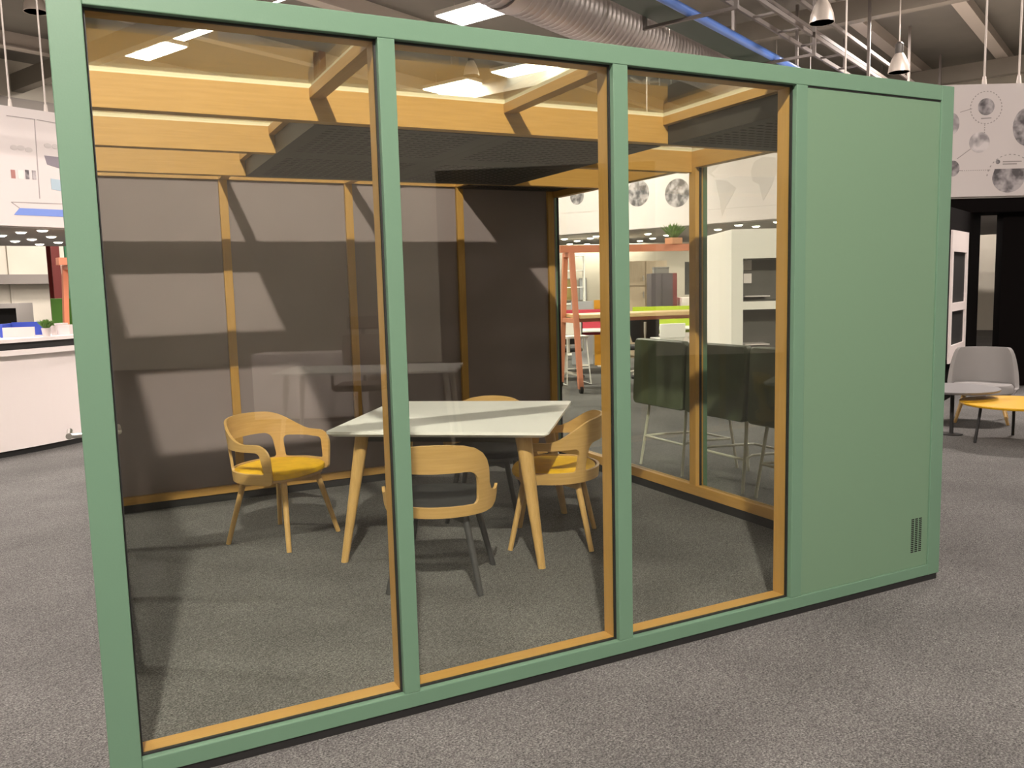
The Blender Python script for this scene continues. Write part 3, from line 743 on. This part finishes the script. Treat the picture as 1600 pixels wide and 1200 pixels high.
# ------------------------------------------------------------ things on and behind the counter
OFFW = mat('off_white_card', (0.55, 0.49, 0.48), 0.5)
tray = thing('letter_tray', 'white letter tray with blue back standing on the reception counter', 'tray', (-0.535, 7.07, 1.125), -YAW+0.1)
obj('tray_front', box(-0.15, 0.15, -0.10, -0.088, 0.0, 0.10), OFFW, tray); obj('tray_base', box(-0.15, 0.15, -0.088, 0.10, 0.0, 0.012), OFFW, tray)
obj('tray_side', box(-0.18, -0.152, -0.09, 0.112, 0.0, 0.135), mat('royal_blue_board', (0.035, 0.07, 0.42), 0.5), tray)
lab(obj('tray_back', box(-0.152, 0.15, 0.10, 0.112, 0.0, 0.145), MATS['royal_blue_board'], tray), 'royal blue back board')
LEAF = mat('leaf_green', (0.09, 0.20, 0.03), 0.6, noise=0.3, scale=12)
def plant(name, label, loc, r, h, potm, leaf_h, n=60, seed=1, square=False):
    rnd = random.Random(seed); t = thing(name, label, 'plant', loc)
    bm = bmesh.new()
    if square: B(bm, -r, r, -r, r, 0, h)
    else: lathe(bm, [(r*0.75, 0), (r, h), (r*0.88, h), (r*0.85, h*0.8)], 20)
    obj('pot', bm, potm, t, smooth=not square)
    bm = bmesh.new()
    for k in range(n):
        a = rnd.uniform(0, 2*PI); tilt = rnd.uniform(0.0, 0.75); L = leaf_h*rnd.uniform(0.6, 1.0)
        d = Vector((math.cos(a)*tilt, math.sin(a)*tilt, 1)).normalized(); b0 = Vector((math.cos(a)*r*0.5*tilt, math.sin(a)*r*0.5*tilt, h*0.8))
        sd = d.cross(Vector((0, 0, 1))); sd = (sd.normalized() if sd.length > 1e-3 else Vector((1, 0, 0)))*leaf_h*0.09
        p1 = b0+d*L*0.55; p2 = b0+d*L+Vector((math.cos(a), math.sin(a), -0.4))*L*0.15
        v = [bm.verts.new(q) for q in (b0, p1+sd, p2, p1-sd)]; bm.faces.new(v)
    o = obj('foliage', bm, LEAF, t); o['kind'] = 'stuff'
    return t
plant('potted_plant', 'small grassy plant in white pot on the reception counter', (-0.325, 6.89, 1.125), 0.045, 0.085, OFFW, 0.12, 120, 3)
cup = thing('paper_cup', 'white tapered cup on the reception counter beside the plant', 'cup', (-0.265, 7.08, 1.125))
bm = bmesh.new(); lathe(bm, [(0.024, 0), (0.034, 0.10), (0.031, 0.10), (0.022, 0.006)], 20); obj('cup_wall', bm, OFFW, cup, smooth=True)
bx_ = thing('white_box', 'white card box on the reception counter beside the paper cup', 'box', (-0.165, 7.25, 1.125), -YAW)
obj('box_body', box(-0.075, 0.075, -0.06, 0.06, 0, 0.10), OFFW, bx_, 0.003); obj('box_lid', box(-0.078, 0.0, -0.063, 0.063, 0.1, 0.118), OFFW, bx_, 0.002)
gs = thing('green_screen', 'green fabric partition screen standing behind the reception counter', 'screen', (-0.28, 12.1, 0), -YAW)
obj('screen_panel', box(-0.16, 0.30, -0.02, 0.02, 0.03, 1.50), mat('grass_green_fabric', (0.06, 0.17, 0.02), 0.8), gs, 0.006)
obj('foot', box(-0.12, -0.08, -0.2, 0.2, 0.0, 0.03), PALEROD, gs); obj('foot', box(0.2, 0.24, -0.2, 0.2, 0.0, 0.03), PALEROD, gs)
db = thing('storage_cabinet', 'grey storage cabinet with dark open niche behind the reception counter', 'cabinet', (-1.35, 13.75, 0), -YAW)
GREYC = mat('mid_grey_cabinet', (0.20, 0.19, 0.175), 0.6)
obj('cabinet_side', box(-0.5, -0.46, 0, 0.4, 0, 1.44), GREYC, db); obj('cabinet_side', box(0.40, 0.46, 0, 0.4, 0, 1.44), GREYC, db)
obj('cabinet_top', box(-0.46, 0.40, 0, 0.4, 1.36, 1.44), GREYC, db); obj('cabinet_base', box(-0.46, 0.40, 0, 0.4, 0, 1.0), GREYC, db)
obj('cabinet_back', box(-0.46, 0.40, 0.36, 0.4, 1.0, 1.36), PLINTH, db)
rc = thing('red_column', 'dark red steel column against the pale hall wall', 'column', (-0.50, 18.2, 0), HA)
RED = mat('oxide_red_paint', (0.10, 0.009, 0.006), 0.5)
bm = bmesh.new(); B(bm, -0.09, 0.09, -0.11, -0.09, 0, 4.6); B(bm, -0.09, 0.09, 0.09, 0.11, 0, 4.6); B(bm, -0.012, 0.012, -0.09, 0.09, 0, 4.6); obj('steel_section', bm, RED, rc)
obj('base_plate', box(-0.14, 0.14, -0.16, 0.16, 0, 0.02), RED, rc)
bm = bmesh.new(); cone(bm, (0, 0, 0), (0, 0, 4.6), 0.03, 0.03, 10)
tag(obj('green_pipe', bm, mat('pipe_green_paint', (0.02, 0.12, 0.05), 0.5), loc=(-0.26, 18.15, 0)), 'green vertical pipe beside the dark red steel column', 'pipe')
rc2 = thing('red_column', 'dark red steel column seen through the pod roof above the back wall', 'column', (5.2, 17.0, 0), HA)
bm = bmesh.new(); B(bm, -0.09, 0.09, -0.11, -0.09, 2.52, 6.9); B(bm, -0.09, 0.09, 0.09, 0.11, 2.52, 6.9); B(bm, -0.012, 0.012, -0.09, 0.09, 2.52, 6.9); obj('steel_section', bm, RED, rc2)
obj('base_plate', box(-0.14, 0.14, -0.16, 0.16, 2.5, 2.52), RED, rc2)

# ------------------------------------------------------------ coral framed high tables
CORAL = mat('coral_powder_coat', (0.62, 0.23, 0.13), 0.45)
MAPLE = mat('maple_top', (0.72, 0.52, 0.26), 0.4, scale=5, stretch=(1, 16, 16), col2=(0.66, 0.46, 0.22))
def coral_table(loc, rz, L, label):
    t = thing('high_table', label, 'table', loc, rz, 'coral framed high tables')
    for x in (0.0, L):
        for sy in (-1, 1):
            bm = bmesh.new(); k = 0.034; rs = []
            for y, z in ((0.45, 0.06), (0.14, 1.96)):
                rs.append([bm.verts.new((x+a*k, sy*y+b*k, z)) for a, b in ((-1,-1),(1,-1),(1,1),(-1,1))])
            skin(bm, rs); lg = obj('leg', bm, CORAL, t)
            bm = bmesh.new(); skin(bm, [ring(bm, (x-0.02, sy*0.46, 0.05), (1,0,0), 0.05, 16), ring(bm, (x+0.02, sy*0.46, 0.05), (1,0,0), 0.05, 16)])
            obj('caster', bm, PLINTH, lg)
        obj('end_tie', box(x-0.03, x+0.03, -0.17, 0.17, 1.90, 1.96), CORAL, t)
        obj('cross_tie', box(x-0.025, x+0.025, -0.29, 0.29, 0.97, 1.03), CORAL, t)
    obj('top_beam', box(-0.14, L+0.14, -0.06, 0.06, 1.96, 2.06), CORAL, t)
    obj('table_top', box(0.04, L-0.04, -0.40, 0.40, 1.035, 1.085), MAPLE, t, 0.004)
    obj('under_frame', box(0.03, L-0.03, -0.03, 0.03, 0.97, 1.034), CORAL, t)
    return t
coral_table((6.215, 7.78, 0), -0.213, 2.6, 'coral steel framed high table with maple top beyond the glazed pod side')
coral_table((-0.13, 10.75, 0), 0.35, 2.2, 'coral steel framed high table behind the white reception counter')
plant('planter', 'leafy plant in terracotta box on the coral beam of the high table', (7.80, 7.435, 2.06), 0.09, 0.09, mat('terracotta_box', (0.5, 0.24, 0.12), 0.7), 0.26, 110, 7, True)

# ------------------------------------------------------------ workstations beyond
def desk(loc, rz, w, scol, label, legs=PALEROD, screen_h=1.07, d=0.8):
    t = thing('office_desk', label, 'desk', loc, rz)
    obj('desk_top', box(-w/2, w/2, -d/2, d/2, 0.715, 0.74), WHITE_T, t, 0.003)
    for sx in (-1, 1):
        for sy in (-1, 1):
            bm = bmesh.new(); cone(bm, (sx*(w/2-0.12), sy*(d/2-0.12), 0.714), (sx*(w/2-0.05), sy*(d/2-0.05), 0), 0.03, 0.018, 10); obj('leg', bm, legs, t)
    if scol: lab(obj('desk_screen', box(-w/2+0.02, w/2-0.02, d/2+0.002, d/2+0.03, 0.62, screen_h), scol, t, 0.004), 'coloured fabric desk screen')
    return t
REDF = mat('raspberry_fabric', (0.42, 0.035, 0.06), 0.8); LIME = mat('lime_fabric', (0.38, 0.50, 0.02), 0.8); MUST = mat('mustard_fabric', (0.55, 0.26, 0.015), 0.8); PGREY = mat('pale_grey_fabric', (0.36, 0.37, 0.39), 0.8)
desk((7.62, 9.75, 0), -YAW, 1.5, REDF, 'white office desk with raspberry screen beyond the coral high table')
desk((9.05, 9.10, 0), -YAW, 1.3, LIME, 'white office desk with lime screen beyond the coral high table', screen_h=1.09)
sc = thing('partition_screen', 'mustard fabric partition screen behind the raspberry desk screen', 'screen', (8.47, 10.5, 0), -YAW)
obj('screen_panel', box(-0.11, 0.16, -0.02, 0.02, 0.02, 1.22), MUST, sc, 0.004); obj('foot', box(-0.06, 0.1, -0.15, 0.15, 0, 0.02), PALEROD, sc)
sc = thing('partition_screen', 'pale grey fabric partition screen beside the mustard one', 'screen', (8.35, 10.85, 0), -YAW)
obj('screen_panel', box(-0.25, 0.15, -0.02, 0.02, 0.02, 1.20), PGREY, sc, 0.004); obj('foot', box(-0.16, 0.06, -0.15, 0.15, 0, 0.02), PALEROD, sc)
PARTW = mat('beige_partition', (0.40, 0.37, 0.31), 0.8)
struct(obj('wall_partition', box(-2.5, 3.0, 0, 0.1, 0, 2.35), PARTW, loc=(10.46, 12.4, 0), rz=-YAW))
OLB = mat('olive_board', (0.26, 0.20, 0.06), 0.7)
for x, wd, lb in ((-1.30, 0.23, 'wide olive framed notice board on the beige partition'), (-1.02, 0.13, 'narrow grey framed notice board on the beige partition')):
    v = Vector((10.46, 12.4, 0)) + R*x - Vector((math.sin(YAW), math.cos(YAW), 0))*0.03
    t = thing('notice_board', lb, 'board', (v.x, v.y, 1.17), -YAW)
    obj('board_face', box(-wd/2, wd/2, 0.0, 0.02, 0.02, 0.46), OLB if wd > 0.2 else PGREY, t)
    bm = bmesh.new(); B(bm, -wd/2-0.02, -wd/2, -0.01, 0.02, 0, 0.48); B(bm, wd/2, wd/2+0.02, -0.01, 0.02, 0, 0.48); B(bm, -wd/2, wd/2, -0.01, 0.02, 0, 0.02); B(bm, -wd/2, wd/2, -0.01, 0.02, 0.46, 0.48)
    obj('board_frame', bm, GREYC, t)
rk = thing('shelf_rack', 'open white shelving rack behind the coral high table leg', 'shelving', (8.90, 12.0, 0), -YAW)
for x in (-0.28, 0.13):
    for y in (-0.14, 0.14): obj('upright', box(x-0.012, x+0.012, y-0.012, y+0.012, 0, 2.10), WHITE_T, rk)
for z in (0.1, 0.45, 0.8, 1.12, 1.45, 1.78, 2.07): obj('shelf', box(-0.29, 0.14, -0.15, 0.15, z, z+0.02), WHITE_T, rk)
PWOOD = mat('pale_wood_door', (0.50, 0.41, 0.30), 0.5, scale=4, stretch=(14, 14, 1), col2=(0.45, 0.36, 0.25))
wc = thing('wardrobe', 'pale wood wardrobe with four doors against the beige partition', 'wardrobe', (10.2, 11.40, 0), -YAW)
obj('carcass', box(-0.48, 0.38, 0.02, 0.5, 0, 1.95), PWOOD, wc)
for x0, x1 in ((-0.48, -0.06), (-0.05, 0.38)):
    for z0, z1 in ((0.05, 1.44), (1.46, 1.94)):
        d_ = obj('door', box(x0+0.004, x1-0.004, 0.0, 0.019, z0, z1), PWOOD, wc); obj('handle', box(x1-0.05, x1-0.03, -0.02, -0.001, z0+0.1 if z0 > 1 else z1-0.22, z0+0.2 if z0 > 1 else z1-0.1), STEEL, d_)
DKC = mat('plum_grey_cabinet', (0.10, 0.085, 0.095), 0.6)
dc = thing('tall_cabinet', 'plum grey tall cabinet with red end panel beyond the lime desk screen', 'cabinet', (9.52, 10.36, 0), -YAW)
obj('carcass', box(0.0, 0.40, 0.02, 0.55, 0, 1.68), DKC, dc)
obj('door', box(0.0, 0.19, 0.0, 0.018, 0.04, 1.67), DKC, dc); obj('door', box(0.20, 0.40, 0.0, 0.018, 0.04, 1.67), DKC, dc)
lab(obj('end_panel', box(0.40, 0.48, 0.0, 0.55, 0, 1.68), mat('dull_red_panel', (0.20, 0.04, 0.04), 0.6), dc), 'dull red end panel')
st = thing('storage_box', 'small grey storage box on top of the plum grey cabinet', 'box', (9.80, 10.45, 1.68), -YAW)
obj('box_body', box(-0.14, 0.14, -0.1, 0.1, 0, 0.09), GREYC, st, 0.004); obj('box_lid', box(-0.145, 0.145, -0.105, 0.105, 0.09, 0.12), GREYC, st, 0.003)
wc2 = thing('low_cabinet', 'white cabinet under a dark panel beside the white niche wall', 'cabinet', (9.95, 10.0, 0), -YAW)
obj('carcass', box(0.0, 0.6, 0.02, 0.45, 0, 1.22), CWH, wc2); obj('door', box(0.0, 0.295, 0.0, 0.019, 0.04, 1.21), CWH, wc2); obj('door', box(0.305, 0.6, 0.0, 0.019, 0.04, 1.21), CWH, wc2)
mn = thing('presentation_screen', 'dark flat screen standing on the white cabinet', 'screen', (10.36, 9.95, 1.22), -YAW)
obj('panel_face', box(-0.3, 0.38, 0.0, 0.04, 0.05, 0.66), mat('charcoal_panel', (0.035, 0.035, 0.03), 0.6), mn); obj('stand', box(-0.1, 0.2, -0.06, 0.14, 0, 0.05), GREYC, mn)

BLK = mat('task_chair_black', (0.02, 0.02, 0.022), 0.6); TAN = mat('task_chair_taupe', (0.22, 0.18, 0.15), 0.7)
def task_chair(loc, heading, label, cm, fm, head=False):
    t = thing('task_chair', label, 'chair', loc, heading-PI/2)
    obj('seat', box(-0.24, 0.24, -0.22, 0.24, 0.45, 0.52), cm, t, 0.03)
    bm = bmesh.new(); rs = []
    for z, hx, y in ((0.58, 0.19, -0.23), (0.70, 0.225, -0.26), (0.90, 0.23, -0.275), (1.02, 0.215, -0.30)):
        rs.append([bm.verts.new((hx*math.cos(a)*1.0, y+0.03*math.sin(a)-0.05*(1-abs(math.cos(a)))*0.6, z)) for a in [2*PI*k/20 for k in range(20)]])
    skin(bm, rs); obj('backrest', bm, cm, t, smooth=True)
    if head: obj('headrest', box(-0.17, 0.17, -0.36, -0.30, 1.08, 1.22), cm, t, 0.02)
    bm = bmesh.new(); tube(bm, [(0, -0.1, 0.44), (0, -0.29, 0.46), (0, -0.34, 0.75), (0, -0.35, 1.12 if head else 0.9)], 0.02, 8); obj('back_support', bm, fm, t)
    for sx in (-1, 1):
        bm = bmesh.new(); tube(bm, [(sx*0.2, 0, 0.44), (sx*0.29, 0, 0.46), (sx*0.29, 0, 0.66)], 0.016, 8); B(bm, sx*0.29-0.035, sx*0.29+0.035, -0.13, 0.13, 0.66, 0.685); obj('armrest', bm, fm, t)
    bm = bmesh.new(); cone(bm, (0, 0, 0.09), (0, 0, 0.449), 0.028, 0.022, 12); obj('gas_column', bm, fm, t)
    bm = bmesh.new()
    for k in range(5):
        a = 2*PI*k/5+0.3; c_, s_ = math.cos(a), math.sin(a); tube(bm, [(0, 0, 0.11), (0.30*c_, 0.30*s_, 0.075)], [0.026, 0.014], 8)
    bs = obj('star_base', bm, fm, t)
    for k in range(5):
        a = 2*PI*k/5+0.3; c_, s_ = math.cos(a), math.sin(a); bm = bmesh.new()
        skin(bm, [ring(bm, (0.30*c_-0.02*s_, 0.30*s_+0.02*c_, 0.03), (-s_, c_, 0), 0.03, 12), ring(bm, (0.30*c_+0.02*s_, 0.30*s_-0.02*c_, 0.03), (-s_, c_, 0), 0.03, 12)]); obj('castor', bm, BLK, bs)
    return t
task_chair((8.0, 8.5, 0), math.radians(60), 'black task chair drawn up between the coral high table and lime desk', BLK, PALEROD)
task_chair((6.85, 9.0, 0), math.radians(70), 'black task chair drawn up to the raspberry screened desk', BLK, PALEROD)
# white sled-frame high stools at the maple table
def bar_stool(loc, rz, label):
    t = thing('bar_stool', label, 'stool', loc, rz, 'white bar stools at the coral high table')
    obj('seat', box(-0.18, 0.18, -0.17, 0.17, 0.70, 0.74), WHITE_T, t, 0.01); obj('back', box(-0.19, 0.19, -0.21, -0.18, 0.74, 0.94), WHITE_T, t, 0.01)
    for sx in (-1, 1):
        bm = bmesh.new(); tube(bm, [(sx*0.15, -0.14, 0.699), (sx*0.19, -0.22, 0.012), (sx*0.19, 0.22, 0.012), (sx*0.15, 0.14, 0.699)], 0.011, 8); obj('sled_leg', bm, WHITE_T, t)
    bm = bmesh.new(); cone(bm, (-0.18, 0.185, 0.25), (0.18, 0.185, 0.25), 0.01, 0.01, 8); obj('foot_bar', bm, WHITE_T, t)
bar_stool((7.30, 6.95, 0), -0.213, 'white sled-leg bar stool at the coral high table close to the leafy planter')
bar_stool((7.85, 6.80, 0), -0.213, 'white sled-leg bar stool at the coral high table tucked near the white niche wall')
bar_stool((6.65, 8.40, 0), -0.213+PI, 'white sled-leg bar stool on the desk side of the coral high table')

# ------------------------------------------------------------ white niche wall unit
NW = mat('niche_wall_white', (0.88, 0.85, 0.79), 0.6); ND = mat('niche_dark', (0.09, 0.085, 0.078), 0.6)
nu = thing('niche_unit', 'white free standing wall block with dark display niches beyond the stools', 'display wall', (6.53, 4.73, 0), -YAW)
obj('wall_body', box(0.0, 1.7, 0.36, 1.3, 0, 2.07), NW, nu); obj('wall_stile', box(0.0, 0.13, 0.0, 0.359, 0, 2.07), NW, nu); obj('wall_stile', box(0.95, 1.7, 0.0, 0.359, 0, 2.07), NW, nu)
for z0, z1 in ((0.0, 0.72), (1.175, 1.265), (1.745, 2.07)): obj('wall_rail', box(0.13, 0.95, 0.0, 0.359, z0, z1), NW, nu)
for z0, z1 in ((0.72, 1.175), (1.265, 1.745)):
    nb = obj('niche_lining', box(0.131, 0.949, 0.33, 0.358, z0+0.001, z1-0.001), ND, nu)
    for a in ((0.131, 0.141, 0.02, 0.33, z0+0.001, z1-0.001), (0.939, 0.949, 0.02, 0.33, z0+0.001, z1-0.001), (0.141, 0.939, 0.02, 0.33, z0+0.001, z0+0.012), (0.141, 0.939, 0.02, 0.33, z1-0.012, z1-0.001)): obj('lining_board', box(*a), ND, nb)
    obj('glass_shelf', box(0.17, 0.45, 0.05, 0.32, z0+0.05, z0+0.062), CWH, nb)
for z0, z1 in ((1.62, 1.735), (1.47, 1.58)): obj('display_card', box(0.19, 0.31, 0.30, 0.325, z0, z1), CWH, nu)

# ------------------------------------------------------------ black portal at the right with white framed panel
BK = mat('black_portal_paint', (0.005, 0.004, 0.004), 0.9, spec=0.05)
ar = math.atan2(4.75-4.2, 10.75-9.6)
struct(obj('wall_black_portal', box(-0.6, 1.57, 0.0, 0.12, 0.0, 2.30), BK, loc=(9.6, 4.2, 0), rz=ar))
struct(obj('wall_black_return', box(0.0, 2.2, 0.0, 0.15, 0.0, 2.30), BK, loc=(10.93, 4.50, 0), rz=-YAW))
struct(obj('trim_41', box(-0.3, 3.2, -0.02, 0.6, 2.30, 2.479), BK, loc=(10.05, 4.75, 0), rz=-YAW))
wp = thing('framed_panel', 'white framed wall panel with two black openings on the black portal', 'panel', (9.6-0.42, 4.2-0.20-0.05, 0), ar)
obj('panel_back', box(0.02, 0.98, 0.02, 0.04, 0.50, 1.98), PLINTH, wp)
for a in ((0, 0.10, 0.45, 2.03), (0.90, 1.0, 0.45, 2.03)): obj('frame_stile', box(a[0], a[1], 0, 0.02, a[2], a[3]), CWH, wp)
for z0, z1 in ((0.45, 0.66), (1.07, 1.17), (1.78, 2.03)): obj('frame_rail', box(0.10, 0.90, 0, 0.02, z0, z1), CWH, wp)

# ------------------------------------------------------------ lounge group at the right
GF = mat('light_grey_upholstery', (0.235, 0.225, 0.22), 0.85, bump=0.15, bscale=300)
lc = thing('lounge_chair', 'light grey upholstered lounge chair on oak legs by the black portal', 'chair', (8.22, 2.86, 0), math.radians(214)-PI/2)
bm = bmesh.new(); rings_i, rings_o = [], []
N = 40; M_ = 8
def lp(s, t, off):
    a = s*PI*0.60; x = 0.295*math.sin(a); y = 0.02-0.27*math.cos(a); zt = 0.745-0.40*sm((abs(s)-0.42)/0.50); z = 0.30+(zt-0.30)*t
    k = 1+0.10*t-off; return (x*k, y*k-0.03*t, z)
g = [[[bm.verts.new(lp(-1+2*i/N, j/M_, off)) for j in range(M_+1)] for i in range(N+1)] for off in (0.0, 0.13)]
for q in range(2):
    for i in range(N):
        for j in range(M_): bm.faces.new((g[q][i][j], g[q][i+1][j], g[q][i+1][j+1], g[q][i][j+1]))
for i in range(N):
    bm.faces.new((g[0][i][M_], g[0][i+1][M_], g[1][i+1][M_], g[1][i][M_])); bm.faces.new((g[0][i][0], g[0][i+1][0], g[1][i+1][0], g[1][i][0]))
for i in (0, N):
    for j in range(M_): bm.faces.new((g[0][i][j], g[0][i][j+1], g[1][i][j+1], g[1][i][j]))
obj('wrap_back', bm, GF, lc, smooth=True)
bm = bmesh.new(); rs = []
for k, z in ((0.92, 0.285), (1.0, 0.31), (1.0, 0.365), (0.94, 0.39), (0.5, 0.398), (0.05, 0.398)):
    rs.append([bm.verts.new((x*1.06*k, y*1.12*k+0.03, z)) for x, y in seat_outline(1.0)])
skin(bm, rs); obj('seat', bm, GF, lc, smooth=True)
for sx in (-1, 1):
    for sy in (-1, 1):
        bm = bmesh.new(); cone(bm, (sx*0.16, sy*0.15, 0.284), (sx*0.235, sy*0.235, 0), 0.021, 0.014, 12); obj('leg', bm, OAKLEG, lc, smooth=True)
def coffee(name, label, c, r, z, topm, a0=None):
    t = thing(name, label, 'table', (c[0], c[1], 0))
    bm = bmesh.new(); lathe(bm, [(r-0.012, z-0.022), (r, z-0.008), (r, z), (0.01, z+0.0005)], 48); obj('table_top', bm, topm, t)
    if a0 is None:
        bm = bmesh.new(); cone(bm, (0, 0, z-0.0225), (0, 0, 0.012), 0.018, 0.018, 12); obj('pedestal', bm, PLINTH, t)
        bm = bmesh.new(); lathe(bm, [(0.10, 0), (0.10, 0.008), (0.02, 0.012)], 28, (0, 0, 0)); obj('foot_plate', bm, PLINTH, t)
        return
    for k in range(3):
        a = a0+2*PI*k/3; bm = bmesh.new(); cone(bm, (r*0.70*math.cos(a), r*0.70*math.sin(a), z-0.0225), (r*0.80*math.cos(a), r*0.80*math.sin(a), 0), 0.013, 0.013, 10); obj('leg', bm, PLINTH, t)
coffee('coffee_table', 'round yellow coffee table on black legs in front of the lounge chair', (7.40, 1.98), 0.45, 0.36, mat('yellow_lacquer', (0.75, 0.42, 0.015), 0.35), math.atan2(2.13-1.98, 7.08-7.40))
coffee('coffee_table', 'round grey coffee table overlapping the yellow one', (7.30, 2.53), 0.40, 0.445, mat('grey_laminate', (0.15, 0.145, 0.148), 0.4))
pf = thing('pouf', 'lime green low pouf beside the lounge chair', 'pouf', (7.75, 3.30, 0))
bm = bmesh.new(); lathe(bm, [(0.20, 0.0), (0.235, 0.02), (0.25, 0.10), (0.235, 0.19), (0.19, 0.21), (0.01, 0.215)], 32); obj('pouf_body', bm, mat('lime_wool', (0.28, 0.36, 0.03), 0.85), pf, smooth=True)
bm = bmesh.new(); skin(bm, [[bm.verts.new((0.2505*math.cos(2*PI*i/32), 0.2505*math.sin(2*PI*i/32), z)) for i in range(32)] for z in (0.095, 0.105)]); obj('seam', bm, mat('lime_seam', (0.2, 0.26, 0.02), 0.85), pf)

# ------------------------------------------------------------ office set behind the photographer, mirrored in the front glass
desk((2.50, -5.25, 0), math.radians(28), 1.75, None, 'white office desk facing the pod front, seen mirrored in its glass')
task_chair((2.60, -6.02, 0), math.radians(117), 'taupe task chair with headrest behind the desk mirrored in the pod glass', TAN, DARKLEG, True)
cb = thing('sideboard', 'white low sideboard behind the desk mirrored in the pod glass', 'sideboard', (2.55, -7.25, 0), math.radians(26.5))
obj('carcass', box(-0.75, 0.75, 0.02, 0.42, 0.05, 0.80), CWH, cb)
for k in range(2): obj('door', box(-0.745+k*0.75, k*0.75-0.008, 0.421, 0.44, 0.07, 0.79), CWH, cb)
obj('plinth', box(-0.7, 0.7, 0.06, 0.38, 0, 0.05), PLINTH, cb)

bw = thing('display_board', 'black display wall behind the photographer, mirrored dark in the pod glass', 'display wall', (5.0, -6.2, 0), math.radians(35))
obj('wall_board', box(-1.3, 1.3, -0.05, 0.05, 0.05, 2.9), BK, bw); obj('base', box(-1.3, 1.3, -0.2, 0.2, 0, 0.05), BK, bw)
